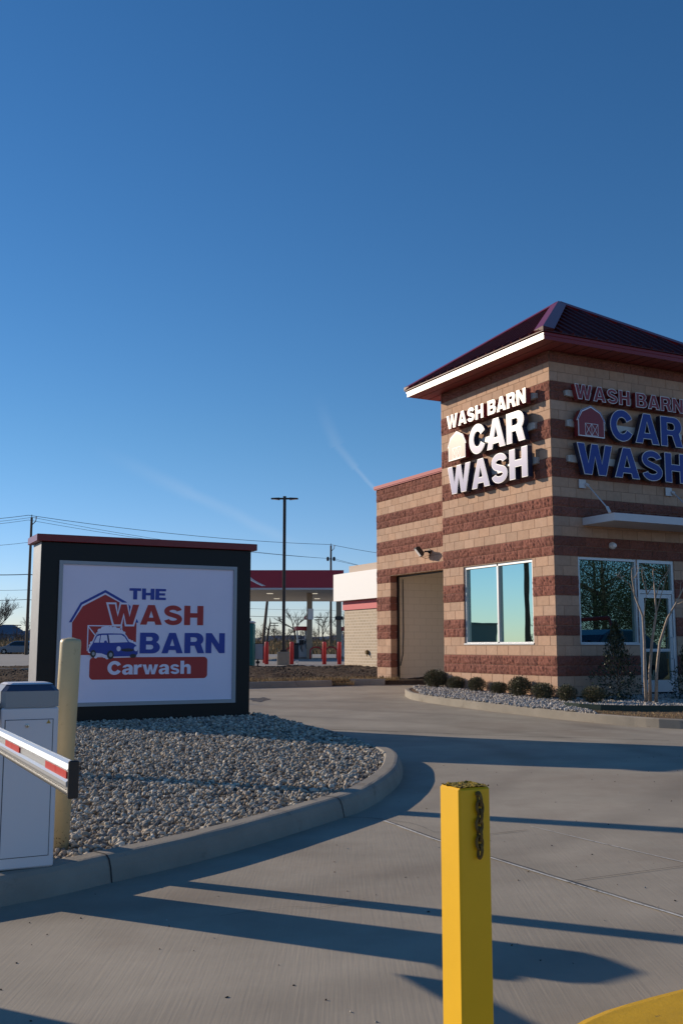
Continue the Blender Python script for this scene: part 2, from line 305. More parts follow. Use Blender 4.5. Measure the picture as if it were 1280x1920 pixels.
G = {
 'W': (1.30, [[(0, 1), (.27, 1), (.40, .38), (.53, 1), (.77, 1), (.90, .38), (1.03, 1), (1.30, 1), (1.05, 0), (.77, 0), (.65, .58), (.53, 0), (.25, 0)]]),
 'A': (.95, [[(.33, 1), (.62, 1), (.95, 0), (.67, 0), (.625, .16), (.325, .16), (.28, 0), (0, 0)], [(.375, .36), (.575, .36), (.475, .72)]]),
 'H': (.86, [[(0, 0), (0, 1), (.27, 1), (.27, .62), (.59, .62), (.59, 1), (.86, 1), (.86, 0), (.59, 0), (.59, .39), (.27, .39), (.27, 0)]]),
 'N': (.88, [[(0, 0), (0, 1), (.27, 1), (.62, .45), (.62, 1), (.88, 1), (.88, 0), (.62, 0), (.26, .56), (.26, 0)]]),
 'T': (.80, [[(0, 1), (.80, 1), (.80, .77), (.535, .77), (.535, 0), (.265, 0), (.265, .77), (0, .77)]]),
 'E': (.74, [[(0, 0), (0, 1), (.74, 1), (.74, .79), (.27, .79), (.27, .61), (.68, .61), (.68, .405), (.27, .405), (.27, .21), (.74, .21), (.74, 0)]]),
 'B': (.88, [[(0, 0)]+arcpts(.57, .29, .31, .29, -90, 62, 10)+arcpts(.55, .745, .28, .255, -42, 90, 10)+[(0, 1)], bowl(.27, .59, .19, .42, .115, 5), bowl(.27, .56, .60, .80, .10, 5)]),
 'R': (.90, [[(0, 0), (0, 1)]+arcpts(.55, .69, .31, .31, 90, -50, 14)+[(.90, 0), (.60, 0), (.46, .37), (.27, .37), (.27, 0)], bowl(.27, .57, .56, .79, .115, 5)]),
 'S': (.86, [thick(S_PATH, .225)]),
 'C': (.90, [thick(arcpts(.46, .5, .33, .39, 28, 332, 30), [.25]*31)]),
 'r': (.52, [[(0, 0), (0, .73), (.23, .73), (.23, .64), (.30, .71), (.40, .755), (.52, .75), (.50, .53), (.38, .54), (.28, .48), (.25, .38), (.25, 0)]]),
 'w': (1.02, [[(0, .73), (.23, .73), (.33, .27), (.42, .73), (.60, .73), (.69, .27), (.79, .73), (1.02, .73), (.81, 0), (.59, 0), (.51, .42), (.43, 0), (.21, 0)]]),
 'h': (.70, [[(0, 0), (0, 1.0), (.25, 1.0), (.25, .64)]+arcpts(.46, .50, .24, .25, 118, 0, 10)+[(.70, 0), (.45, 0)]+arcpts(.35, .44, .10, .10, 0, 180, 6)+[(.25, 0)]]),
 's': (.66, [thick([(x*.76+.01, y*.74) for x, y in S_PATH], .165)]),
 'a': (.70, [[(.43, 0), (.43, .07), (.33, 0), (.20, -.02)]+arcpts(.20, .205, .20, .22, -95, -180, 5)+arcpts(.24, .21, .24, .22, 180, 100, 5)+[(.43, .465), (.43, .50)]+arcpts(.33, .50, .10, .09, 0, 165, 5)+[(.02, .52)]+arcpts(.33, .47, .31, .28, 160, 90, 5)+arcpts(.40, .49, .28, .26, 90, 0, 5)+[(.68, .14), (.70, 0)],
         [(.43, .33), (.43, .25), (.37, .16), (.28, .14), (.235, .20), (.26, .28)]]),
 '5': (.7, [[(.08, 1), (.66, 1), (.66, .8), (.3, .8), (.28, .66), (.45, .68), (.66, .52), (.68, .3), (.55, .06), (.3, -.02), (.05, .1), (.02, .28), (.25, .3), (.33, .17), (.43, .22), (.45, .36), (.35, .48), (.22, .44), (.04, .46)]]),
 ' ': (.32, []),
}
def area(l): return sum(a[0]*b[1]-b[0]*a[1] for a, b in zip(l, l[1:]+l[:1]))/2
def offset(l, d):    # d>0 grows an outer loop
    if area(l) < 0: l = l[::-1]
    n = len(l); out = []
    for i in range(n):
        p, q, r = Vector(l[i-1]), Vector(l[i]), Vector(l[(i+1) % n]); a = (q-p); b = (r-q)
        if a.length < 1e-7 or b.length < 1e-7: continue
        a.normalize(); b.normalize(); na, nb = Vector((a.y, -a.x)), Vector((b.y, -b.x)); m = na+nb
        if m.length < .15: out.append(tuple(q+na*d)); out.append(tuple(q+nb*d)); continue
        m.normalize(); out.append(tuple(q+m*(d/max(.45, m.dot(na)))))
    return out
def layout(text, s0, s1, z0, h, gap=.07):
    W = sum(G[c][0] for c in text)+gap*(len(text)-1); k = (s1-s0)/W; x = s0; res = []
    for c in text:
        w, loops = G[c]
        if loops: res.append((c, [[(x+a*k, z0+b*h) for a, b in l] for l in loops]))
        x += (w+gap)*k
    return res
def grow(loops, d): return [offset(loops[0], d)]+[offset(l, -d) for l in loops[1:]]

# ================================================================== WORLD, SUN, CAMERA
w = bpy.data.worlds.new('World'); SC.world = w; w.use_nodes = True; nt = w.node_tree; L = nt.links.new
bg = nt.nodes['Background']; sky = nd(nt, 'ShaderNodeTexSky', sky_type='NISHITA'); sky.sun_disc = False
sky.sun_elevation = R(SUN_EL); sky.sun_rotation = R(SUN_AZ); sky.altitude = 200; sky.air_density = 1.0; sky.dust_density = .0; sky.ozone_density = 3.5
SKY_STRENGTH = .075; bg.inputs[1].default_value = SKY_STRENGTH
# two old contrails, fixed to directions of the sky
tcw = nd(nt, 'ShaderNodeTexCoord'); nz = nd(nt, 'ShaderNodeTexNoise'); nz.inputs['Scale'].default_value = 9; nz.inputs['Detail'].default_value = 5; L(tcw.outputs['Generated'], nz.inputs[0])
def vdir(px, py):
    th = R(7.66); f = 1880.; x = (px-640)/f; y = (960-py)/f
    return Vector((x, math.cos(th)-math.sin(th)*y, math.sin(th)+math.cos(th)*y)).normalized()
def vmath(op, a, b=None):
    n = nd(nt, 'ShaderNodeVectorMath', operation=op); L(a, n.inputs[0])
    if b is not None: n.inputs[1].default_value = b
    return n
def fm(op, a, b):
    n = nd(nt, 'ShaderNodeMath', operation=op)
    for i, q in enumerate((a, b)):
        if isinstance(q, (int, float)): n.inputs[i].default_value = q
        else: L(q, n.inputs[i])
    return n.outputs[0]
warp = vmath('SCALE', vmath('SUBTRACT', nz.outputs['Color'], (.5, .5, .5)).outputs[0]); warp.inputs['Scale'].default_value = .012
wd = nd(nt, 'ShaderNodeVectorMath', operation='ADD'); L(tcw.outputs['Generated'], wd.inputs[0]); L(warp.outputs[0], wd.inputs[1])
def streak(p0, p1, width, amp0, amp1):
    a, b = vdir(*p0), vdir(*p1); n = a.cross(b).normalized(); t = (b-a*a.dot(b)).normalized(); ln = a.angle(b)
    off = fm('ABSOLUTE', vmath('DOT_PRODUCT', wd.outputs[0], tuple(n)).outputs['Value'], 0)
    al = vmath('DOT_PRODUCT', wd.outputs[0], tuple(t)).outputs['Value']
    m1 = nd(nt, 'ShaderNodeMapRange', interpolation_type='SMOOTHSTEP'); m1.inputs[1].default_value = 0; m1.inputs[2].default_value = width; m1.inputs[3].default_value = 1; m1.inputs[4].default_value = 0; L(off, m1.inputs[0])
    m2 = nd(nt, 'ShaderNodeMapRange'); m2.inputs[1].default_value = 0; m2.inputs[2].default_value = ln; m2.inputs[3].default_value = amp0; m2.inputs[4].default_value = amp1; m2.clamp = True; L(al, m2.inputs[0])
    g0 = fm('GREATER_THAN', al, 0.0); g1 = fm('LESS_THAN', al, ln)
    fw = fm('GREATER_THAN', vmath('DOT_PRODUCT', wd.outputs[0], tuple(a)).outputs['Value'], .5)
    return fm('MULTIPLY', fm('MULTIPLY', fm('MULTIPLY', m1.outputs[0], m2.outputs[0]), fm('MULTIPLY', g0, g1)), fw)
tot = None
for sgm in [((160, 835), (360, 925), .011, .0, .22), ((360, 925), (520, 1003), .009, .22, .24), ((520, 1003), (600, 1050), .008, .24, .0),
            ((590, 735), (632, 835), .010, .0, .22), ((632, 835), (667, 878), .006, .22, .34), ((667, 878), (712, 925), .0035, .34, .38)]:
    q = streak(*sgm); tot = q if tot is None else fm('MAXIMUM', tot, q)
br = fm('MULTIPLY', tot, fm('MULTIPLY', fm('ADD', nz.outputs['Fac'], -.05), .55))
mxw = nd(nt, 'ShaderNodeMix', data_type='RGBA'); L(br, mxw.inputs[0]); hs = nd(nt, 'ShaderNodeHueSaturation'); hs.inputs['Saturation'].default_value = 1.2; L(sky.outputs[0], hs.inputs['Color']); tn = nd(nt, 'ShaderNodeMix', data_type='RGBA', blend_type='MULTIPLY'); tn.inputs[0].default_value = 1; tn.inputs[7].default_value = (1.36, 1.40, 1.50, 1); L(hs.outputs[0], tn.inputs[6]); sx_ = nd(nt, 'ShaderNodeSeparateXYZ'); L(tcw.outputs['Generated'], sx_.inputs[0]); hr = nd(nt, 'ShaderNodeMapRange', interpolation_type='SMOOTHSTEP'); hr.inputs[1].default_value = .0; hr.inputs[2].default_value = .22; hr.inputs[3].default_value = 1; hr.inputs[4].default_value = 0; L(sx_.outputs['Z'], hr.inputs[0]); t2 = nd(nt, 'ShaderNodeMix', data_type='RGBA', blend_type='MULTIPLY'); L(hr.outputs[0], t2.inputs[0]); L(tn.outputs[2], t2.inputs[6]); t2.inputs[7].default_value = (1.0, .97, 1.22, 1); L(t2.outputs[2], mxw.inputs[6]); mxw.inputs[7].default_value = (11, 11.5, 12, 1)
L(mxw.outputs[2], bg.inputs[0])
sl = bpy.data.lights.new('sun', 'SUN'); sl.energy = 4.9; sl.angle = R(.55); sl.color = (1, .84, .65); so = bpy.data.objects.new('sun', sl); COL.objects.link(so)
sd = Vector((math.sin(R(SUN_AZ))*math.cos(R(SUN_EL)), math.cos(R(SUN_AZ))*math.cos(R(SUN_EL)), math.sin(R(SUN_EL)))); so.rotation_euler = sd.to_track_quat('Z', 'Y').to_euler(); so.location = sd*60
cam = bpy.data.cameras.new('camera'); co = bpy.data.objects.new('camera', cam); COL.objects.link(co); cam.sensor_fit = 'VERTICAL'; cam.sensor_height = 24; cam.lens = 23.5
co.location = (0, 0, 0); co.rotation_euler = (R(90+7.66), 0, 0); cam.clip_end = 4000; SC.camera = co
SC.view_settings.view_transform = 'Standard'; SC.view_settings.look = 'None'; SC.view_settings.exposure = 0
SC.cycles.max_bounces = 8; SC.cycles.use_denoising = True

# ================================================================== GROUND
def sheet(name, xs, ys, zf, k, smooth=True):
    X, Y = np.meshgrid(xs, ys); Z = zf(X, Y); V = np.stack([X, Y, Z], -1).reshape(-1, 3); nx, ny = len(xs), len(ys)
    i, j = np.meshgrid(np.arange(nx-1), np.arange(ny-1)); a = (j*nx+i).ravel(); F = np.stack([a, a+1, a+1+nx, a+nx], 1)
    return tag(link(name, nparr(name, V, F, (1, 1, 1), k, smooth)), kind='structure')
def zfar(X, Y): return np.interp(Y, [-1e4, 120, 128, 150, 175, 1e5], [0, 0, 0, 1, .9, .2])*1.75
xs = np.r_[-2500, -1200, -600, -300, np.arange(-160, 161, 5), 300, 600, 1200, 2500]; ys = np.r_[-1500, -500, -150, np.arange(-60, 200, 3), 230, 300, 500, 1000, 2500]
sheet('ground', xs.astype(float), ys.astype(float), lambda X, Y: g(X, Y)-.12+zfar(X, Y)+.10*np.sin(X*.21+Y*.13)*(Y > 128), 'dry_grass')
sheet('drive_pavement', np.arange(-9, 20.01, .25), np.arange(-6, 32.01, .25), g, 'concrete')
sheet('forecourt_pavement', np.arange(-70, 60.1, 2.), np.arange(45, 121, 1.), lambda X, Y: g(X, Y)+.02, 'concrete_far')
# soil between the drive and the forecourt
def soilz(X, Y):
    n = .05*np.sin(X*1.7+Y*2.3)*np.sin(Y*1.9-X)+rng.uniform(-.035, .035, X.shape)
    yk = np.interp(X, [-22, -6.5, -2.41, -1.28, -.2, .3, 6], [19, 24.9, 26.68, 27.16, 27.7, 28.2, 28.2]); return np.where(Y < yk+.14, -1.4, -.93+.06*ss(0, 2, Y-yk)+n*np.clip((Y-yk)/1.5, .25, 1))
so_ = sheet('soil', np.arange(-22, 6.01, .12), np.arange(21.0, 45.9, .12), soilz, 'soil'); tag(so_, kind='structure')
def prow(X0, X1, Y, z): pass
# ---- kerbs from plan paths
def resample(p, step=.18):
    p = [Vector((a, b)) for a, b in p]; P = []
    for i in range(len(p)-1):
        p0, p1, p2, p3 = p[max(0, i-1)], p[i], p[i+1], p[min(len(p)-1, i+2)]; n = max(2, int((p2-p1).length/step))
        for j in range(n):
            t = j/n; P.append(.5*((2*p1)+(p2-p0)*t+(2*p0-5*p1+4*p2-p3)*t*t+(-p0+3*p1-3*p2+p3)*t**3))
    P.append(p[-1]); return P
def kerb(name, path, width, h, k, side=1, label=None, zf=None):
    P = resample(path); mb = MB(); rows = []; zf = zf or (lambda x, y: float(g(x, y)))
    prof = [(0, -.05), (0, .0), (.018, h*.55), (.035, h-.025), (.06, h-.004), (.085, h), (width-.02, h), (width, h-.015), (width, -.05)]
    for i, p in enumerate(P):
        d = (P[min(i+1, len(P)-1)]-P[max(i-1, 0)]).normalized(); nrm = Vector((-d.y, d.x))*side
        rows.append([(p.x+nrm.x*o, p.y+nrm.y*o, zf(p.x, p.y)+z+rng.uniform(-.0012, .0012)) for o, z in prof])
    n = len(prof); V = [q for r in rows for q in r]
    F = [(i*n+j, i*n+j+1, (i+1)*n+j+1, (i+1)*n+j) for i in range(len(P)-1) for j in range(n-1)]
    F += [tuple(range(n)), tuple(range((len(P)-1)*n+n-1, (len(P)-1)*n-1, -1))]; mb.mesh(V, F, k)
    return tag(mb.build(name, smooth=False), kind='structure'), P
ISL = [(-4.6, 4.3), (-3.0, 4.85), (-1.811, 5.553), (-1.33, 6.047), (-.761, 6.743), (.021, 8.035), (.257, 8.568), (.50, 9.55), (.62, 10.45), (.64, 11.5), (.38, 12.9), (-.02, 14.1), (-.6, 15.5), (-1.2, 16.6), (-2.2, 17.7), (-4.5, 18.3), (-7.5, 18.0)]
kerb('island_kerb', ISL, .20, .15, 'kerb', 1)
BK = [(2.6, 24.6), (2.0, 24.55), (1.66, 23.9), (1.66, 22.6), (1.90, 21.75), (2.36, 20.75), (2.98, 19.62), (3.78, 18.31), (4.40, 17.32), (4.88, 16.72), (5.41, 16.25), (7.0, 15.6), (10, 15.2), (16, 15)]
kerb('planting_kerb', BK, .16, .15, 'kerb', -1)
kerb('rear_kerb', [(-12, 22.6), (-6.5, 24.9), (-2.41, 26.68), (-1.28, 27.16), (-.25, 27.68)], .16, .16, 'kerb', 1)
kerb('rear_kerb', [(.24, 28.15), (.7, 28.12), (1.2, 28.1)], .16, .17, 'kerb', 1)
tag(bpy.data.objects['rear_kerb'], kind='structure')
kerb('verge_kerb', [(-22, 38.5), (-12, 38.5), (-5, 38.6)], .2, .03, 'kerb', 1, zf=lambda x, y: -.84)
YK = [(3.5, 4.66), (2.15, 4.05), (1.42, 3.735), (1.10, 3.585), (.90, 3.475), (.71, 3.34), (.54, 3.08), (.49, 2.5), (.75, 1.6), (1.55, 1.0)]
o_, Py = kerb('yellow_kerb', YK, .5, .15, 'kerb_yellow', 1)
def fill(name, P, zoff, k, inset=.12, side=1, kind='structure'):
    mb = MB(); pts = []
    for i, p in enumerate(P):
        d = (P[min(i+1, len(P)-1)]-P[max(i-1, 0)]).normalized(); nrm = Vector((-d.y, d.x))*side; q = p+nrm*inset; pts.append((q.x, q.y, float(g(q.x, q.y))+zoff))
    tri = tessellate_polygon([[Vector((a, b, 0)) for a, b, c in pts]]); mb.mesh(pts, tri, k); return tag(mb.build(name), kind=kind)
fill('yellow_kerb_island', Py[::2], .13, 'concrete', .45)
# control joints cut through the kerbs
def kjoint(x, y, side_dir, z):
    mb = MB(); d = Vector(side_dir).normalized(); n = Vector((-d.y, d.x)); w_ = .005; pr = [(-.004, -.01), (.014, z*.55), (.032, z-.022), (.058, z-.001), (.085, z+.003), (.2, z+.003)]
    V = [(x+d.x*o+n.x*w_*s, y+d.y*o+n.y*w_*s, float(g(x, y))+zz) for o, zz in pr for s in (-1, 1)]; mb.mesh(V, [(2*i, 2*i+1, 2*i+3, 2*i+2) for i in range(len(pr)-1)], 'joint_dark'); tag(mb.build('kerb_joint'), kind='structure')
kjoint(.021, 8.035, (-.9, .43), .15); kjoint(4.88, 16.72, (.6, .8), .15); kjoint(2.98, 19.62, (.8, .55), .15); kjoint(-1.33, 6.047, (-.75, .66), .15)
# joints and cracks
def ribbon(name, pts, wd, k, z=.006, jag=0):
    P = resample(pts, .12); mb = MB(); V = []
    for i, p in enumerate(P):
        d = (P[min(i+1, len(P)-1)]-P[max(i-1, 0)]).normalized(); n = Vector((-d.y, d.x)); a = wd/2*(1+rng.uniform(-jag, jag)); b = wd/2*(1+rng.uniform(-jag, jag))
        for s in (a, -b): q = p+n*s; V.append((q.x, q.y, float(g(q.x, q.y))+z))
    mb.mesh(V, [(2*i, 2*i+1, 2*i+3, 2*i+2) for i in range(len(P)-1)], k); return tag(mb.build(name), kind='structure')
ribbon('pavement_joint', [(.322, 7.812), (.655, 6.964), (.916, 6.378), (1.607, 4.933), (2.1, 3.9)], .016, 'joint_white', jag=.55)
ribbon('pavement_joint', [(.335, 7.82), (.668, 6.972), (.929, 6.386), (1.62, 4.941), (2.11, 3.9)], .006, 'joint_dark', z=.009, jag=.9)
ribbon('pavement_joint', [(1.35, 7.4), (1.559, 6.967), (2.0, 6.098), (2.6, 5.0)], .007, 'joint_white', jag=.5)
ribbon('pavement_joint', [(.9, 7.10), (1.023, 7.153), (1.30, 7.26)], .007, 'joint_dark', jag=.4)
ribbon('pavement_joint', [(1.25, 5.72), (1.968, 6.002), (4, 6.8)], .006, 'joint_dark', jag=.4)
ribbon('pavement_joint', [(.021, 8.03), (.18, 7.98), (.326, 7.87)], .010, 'joint_dark', jag=.6)
ribbon('pavement_joint', [(-.62, 16.24), (1.0, 15.6), (2.01, 15.14), (4.5, 14.1)], .022, 'joint_dark', jag=.5)
ribbon('pavement_joint', [(2.1, 15.25), (2.41, 15.41), (4.0, 16.1)], .012, 'joint_dark', jag=.5)
for pts_ in ([(.33, 7.86), (.50, 7.70), (.60, 7.48), (.66, 7.30), (.80, 7.22)], [(.70, 6.93), (.80, 6.98), (.86, 7.06)], [(2.3, 3.95), (2.1, 4.4), (2.25, 4.9), (2.1, 5.3)], [(-.6, 5.2), (-.3, 5.35), (-.1, 5.3), (.15, 5.5)]):
    ribbon('pavement_crack', [(a+rng.uniform(-.02, .02), b+rng.uniform(-.02, .02)) for a, b in pts_], .0035, 'joint_dark', jag=.9)
mb = MB(); ang = np.linspace(0, 2*math.pi, 40, endpoint=False); pts = [(-1.80+.20*math.cos(a)*(1+.3*math.sin(3*a)), 22.3+.55*math.sin(a)*(1+.25*math.cos(5*a))) for a in ang]
mb.mesh([(x, y, float(g(x, y))+.006) for x, y in pts], tessellate_polygon([[Vector((x, y, 0)) for x, y in pts]]), 'water'); tag(mb.build('puddle_water'), kind='structure')

# ---- gravel
def ico():
    t = (1+5**.5)/2; V = np.array([(-1, t, 0), (1, t, 0), (-1, -t, 0), (1, -t, 0), (0, -1, t), (0, 1, t), (0, -1, -t), (0, 1, -t), (t, 0, -1), (t, 0, 1), (-t, 0, -1), (-t, 0, 1)], float)
    F = [(0, 11, 5), (0, 5, 1), (0, 1, 7), (0, 7, 10), (0, 10, 11), (1, 5, 9), (5, 11, 4), (11, 10, 2), (10, 7, 6), (7, 1, 8), (3, 9, 4), (3, 4, 2), (3, 2, 6), (3, 6, 8), (3, 8, 9), (4, 9, 5), (2, 4, 11), (6, 2, 10), (8, 6, 7), (9, 8, 1)]
    V /= np.linalg.norm(V[0]); V = V.tolist(); F2 = []; mid = {}
    def m(a, b):
        k = (min(a, b), max(a, b))
        if k not in mid: q = np.array(V[a])+np.array(V[b]); V.append((q/np.linalg.norm(q)).tolist()); mid[k] = len(V)-1
        return mid[k]
    for a, b, c in F: x, y, z = m(a, b), m(b, c), m(c, a); F2 += [(a, x, z), (b, y, x), (c, z, y), (x, y, z)]
    return np.array(V), np.array(F2)
IV, IF = ico()
def stones(name, pos, size, k='stone', pal=None):
    n = len(pos); nv, nf = len(IV), len(IF); variants = []
    for _ in range(14):
        V = IV.copy()
        for _ in range(7):                       # chip facets off
            d = rng.normal(size=3); d /= np.linalg.norm(d); h = rng.uniform(.62, .9); q = V@d; V -= np.maximum(q-h, 0)[:, None]*d
        V *= 1+rng.uniform(-.05, .05, (nv, 1)); variants.append(V)
    variants = np.array(variants); v = variants[rng.integers(0, 14, n)]
    sc = size[:, None, None]*np.stack([rng.uniform(.75, 1.35, n), rng.uniform(.6, 1., n), rng.uniform(.4, .75, n)], 1)[:, None, :]; v = v*sc
    e = rng.normal(size=(n, 4))*np.array([1, .3, .3, 1]); e /= np.linalg.norm(e, axis=1)[:, None]; w_, x, y, z = e.T
    Rm = np.stack([1-2*(y*y+z*z), 2*(x*y-z*w_), 2*(x*z+y*w_), 2*(x*y+z*w_), 1-2*(x*x+z*z), 2*(y*z-x*w_), 2*(x*z-y*w_), 2*(y*z+x*w_), 1-2*(x*x+y*y)], 1).reshape(n, 3, 3)
    v = np.einsum('nij,nkj->nki', Rm, v)+pos[:, None, :]
    F = (IF[None]+(np.arange(n)*nv)[:, None, None]).reshape(-1, 3)
    pal = np.array(pal or [(.50, .43, .34), (.40, .36, .30), (.60, .53, .42), (.45, .36, .26), (.28, .26, .23), (.68, .61, .50), (.36, .29, .22), (.20, .18, .16)])
    c = pal[rng.integers(0, len(pal), n)]*rng.uniform(.8, 1.15, (n, 1)); c = np.repeat(c, nf, 0)
    return link(name, nparr(name, v.reshape(-1, 3), F, c, k, False))
def inside(px, py, poly):
    ins = np.zeros(len(px), bool); j = len(poly)-1
    for i in range(len(poly)):
        xi, yi = poly[i]; xj, yj = poly[j]; c = ((yi > py) != (yj > py)) & (px < (xj-xi)*(py-yi)/(yj-yi+1e-12)+xi); ins ^= c; j = i
    return ins
def shrink(path, dlt, side=1):
    P = resample(path, .3); o = []
    for i, p in enumerate(P):
        d = (P[min(i+1, len(P)-1)]-P[max(i-1, 0)]).normalized(); q = p+Vector((-d.y, d.x))*side*dlt; o.append((q.x, q.y))
    return o
ip = shrink(ISL, .19)
# frame of the monument sign: origin is its right front foot
SG = Vector((-1.461, 16.168, -1.11))
def isl_z(X, Y):
    edge = 1-np.clip((X+.0*Y+1.2)/1.6, 0, 1)
    return g(X, Y)+.115+.075*ss(7, 14, Y)*edge
N = 62000; Y = 5.2+12.6*rng.random(N)**1.15; X = rng.uniform(-6.5, .7, N)
k = inside(X, Y, ip)
loc = (X-SG.x)*dB.x+(Y-SG.y)*dB.y; dep = (X-SG.x)*dA.x+(Y-SG.y)*dA.y
k &= ~((dep > .06) & (loc < .1)) & (dep < 1.0) & (X/Y > -.36) & ~((dep > .03) & (loc < 0))
X, Y = X[k], Y[k]; sz = rng.uniform(.010, .026, len(X))*(1+.25*(rng.random(len(X)) > .9))*(1+.02*np.clip(Y-7, 0, 8)); Z = isl_z(X, Y)+rng.uniform(-.008, .03, len(X))
tag(stones('gravel', np.stack([X, Y, Z], 1), sz), kind='stuff', label='pale crushed stone gravel covering the kerbed island around the sign')
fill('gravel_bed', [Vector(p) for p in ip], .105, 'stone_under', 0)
# planting bed by the building
bp_in = shrink(BK, .15, -1)
BC = Vector((4.33, 20.35, -.99))
bedpoly = bp_in[:]+[(16, 22), (8, 24), (4.33, 20.9), (2.6, 24.4)]
mb = MB(); tri = tessellate_polygon([[Vector((a, b, 0)) for a, b in bedpoly]]); mb.mesh([(a, b, float(g(a, b))+.13) for i, (a, b) in enumerate(bedpoly)], tri, 'bare_earth'); tag(mb.build('planting_soil'), kind='structure')
EDG = [(4.06, 18.62), (4.6, 18.1), (5.3, 17.95), (6.1, 17.9), (8, 17.85), (12, 17.8)]
def bedz(X, Y): return g(X, Y)+.155
N = 34000; X = rng.uniform(1.7, 9.5, N); Y = rng.uniform(16.4, 24.6, N); k = inside(X, Y, bp_in+[(16, 26), (3, 24.5)])
la = (X-BC.x)*dB.x+(Y-BC.y)*dB.y; lb = (X-BC.x)*dA.x+(Y-BC.y)*dA.y     # local x, y of the building
k &= ~((la > -.02) & (lb > -.02)) & ~((X > 4.3) & (Y < np.interp(X, [p[0] for p in EDG], [p[1] for p in EDG])+.05)) & (X/Y < .36)
X, Y = X[k], Y[k]; tag(stones('gravel', np.stack([X, Y, bedz(X, Y)+rng.uniform(-.01, .03, len(X))], 1), rng.uniform(.02, .034, len(X)), pal=[(.5, .46, .41), (.42, .39, .35), (.56, .52, .47), (.44, .38, .32), (.34, .32, .3)]), kind='stuff', label='pale stone gravel in the planting bed along the building')
mb = MB(); P = resample(EDG, .3)
for s_ in (0, .012):
    pass
mb.mesh([(p.x, p.y, float(g(p.x, p.y))+z) for p in P for z in (.08, .24)]+[(p.x-.01, p.y-.02, float(g(p.x, p.y))+z) for p in P for z in (.08, .24)],
        [(2*i, 2*i+1, 2*i+3, 2*i+2) for i in range(len(P)-1)]+[(2*len(P)+2*i, 2*len(P)+2*i+1, 2*len(P)+2*i+3, 2*len(P)+2*i+2) for i in range(len(P)-1)]+[(2*i+1, 2*i+3, 2*len(P)+2*i+3, 2*len(P)+2*i+1) for i in range(len(P)-1)], 'edging')
tag(mb.build('bed_edging'), 'dark green metal edging strip holding back the gravel of the planting bed', 'edging')
# ---- grass blades
def blades(name, X, Y, Z, h, label, pal):
    n = len(X); a = rng.uniform(0, 6.283, n); wv = np.stack([np.cos(a), np.sin(a), 0*a], 1)*.006*rng.uniform(.6, 1.6, (n, 1)); B = np.stack([X, Y, Z], 1); hh = h*rng.uniform(.4, 1.2, (n, 1)); lean = rng.normal(0, .5, (n, 3)); lean[:, 2] = 1; T = B+lean/np.linalg.norm(lean, axis=1)[:, None]*hh
    V = np.stack([B-wv, B+wv, T], 1).reshape(-1, 3); F = np.arange(3*n).reshape(n, 3); c = np.array(pal)[rng.integers(0, len(pal), n)]
    return tag(link(name, nparr(name, V, F, c, 'straw')), kind='stuff', label=label)
ST = [(.42, .30, .16), (.36, .25, .13), (.5, .38, .22), (.24, .17, .09)]
n = 7000; X = rng.uniform(-9, 1.6, n); Y = np.interp(X, [-9, -6.5, -2.41, -1.28, -.2, .3, 1.6], [24.0, 25.1, 26.9, 27.36, 27.9, 28.3, 28.3])+np.abs(rng.normal(0, .45, n)); blades('dry_grass', np.r_[X, rng.uniform(-.3, .35, 900)], np.r_[Y, rng.uniform(27.7, 28.6, 900)], np.r_[np.full(n, -.93), np.full(900, -1.03)], .14, 'short straw coloured grass behind the rear kerb', ST)
n = 9000; X = rng.uniform(4.2, 9, n); t = rng.random(n); yb = np.interp(X, [4.2, 4.92, 5.42, 7, 10], [18.0, 16.9, 16.42, 15.8, 15.4]); yt = np.interp(X, [p[0] for p in EDG], [p[1] for p in EDG]); Y = yb+(yt-yb)*t
blades('dry_grass', X, Y, g(X, Y)+.12, .04, 'matted dry straw between the kerb and the green edging', ST)
# clods on the soil and chips on the pavement
n = 4200; X = rng.uniform(-20, 1.2, n); Y = 29+16*rng.random(n); stones('soil', np.stack([X, Y, np.full(n, -.86)], 1), rng.uniform(.015, .06, n), pal=[(.075, .055, .04), (.05, .037, .028), (.10, .08, .06)])['kind'] = 'stuff'
n = 260; X = rng.uniform(-2, 4, n); Y = 3.2+9*rng.random(n)**1.4; k = ~inside(X, Y, shrink(ISL, -.06)) & ~((X > .3) & (X < 2.4) & (Y < 4.2)); X, Y = X[k], Y[k]
tag(stones('debris', np.stack([X, Y, g(X, Y)+.002], 1), rng.uniform(.002, .0065, len(X)), pal=[(.04, .035, .03), (.1, .06, .03), (.4, .38, .34)]), kind='stuff', label='tiny stones and leaf crumbs scattered over the concrete')

# ================================================================== CAR WASH BUILDING  (local x = dB, y = dA)
Z0 = BC.z
B = thing('car_wash_building', 'tan and brown striped block car wash building with red metal pyramid roof', 'building', BC, ROT)
PA = lambda a, z, o: (-o, a, z-Z0)            # face A, a along +y
PB = lambda b, z, o: (b, -o, z-Z0)            # face B, b along +x
PL = lambda a, z, o: (1.4-o, a, z-Z0)         # low wall
WA = (.73, 3.29, .05, 1.83); TW, TL = 4.06, 4.16
mb = MB(); block_wall(mb, PA, TL, -.99, 6.152, [WA]); mb.build('tower_side_wall', B)
mb = MB(); block_wall(mb, PB, TW, -.99, 6.152, [(.6, 2.2, .04, 1.85), (2.2, 3.26, -.99, 1.85)], phase=1); mb.build('tower_front_wall', B)
mb = MB(); mb.face([(TW, 0, 0), (TW, TL, 0), (TW, TL, 7.1), (TW, 0, 7.1)], 'tan_block', TAN); mb.face([(0, TL, 0), (TW, TL, 0), (TW, TL, 7.1), (0, TL, 7.1)], 'tan_block', TAN)
mb.box(.25, TW-.02, .25, TL-.02, .0, .3, 'black'); mb.build('tower_rear_wall', B)
mb = MB(); DR = (5.75, 9.14, -1.2, 2.045); block_wall(mb, PL, 9.96, -1.19, 4.69, [DR], s_start=4.17, phase=1)
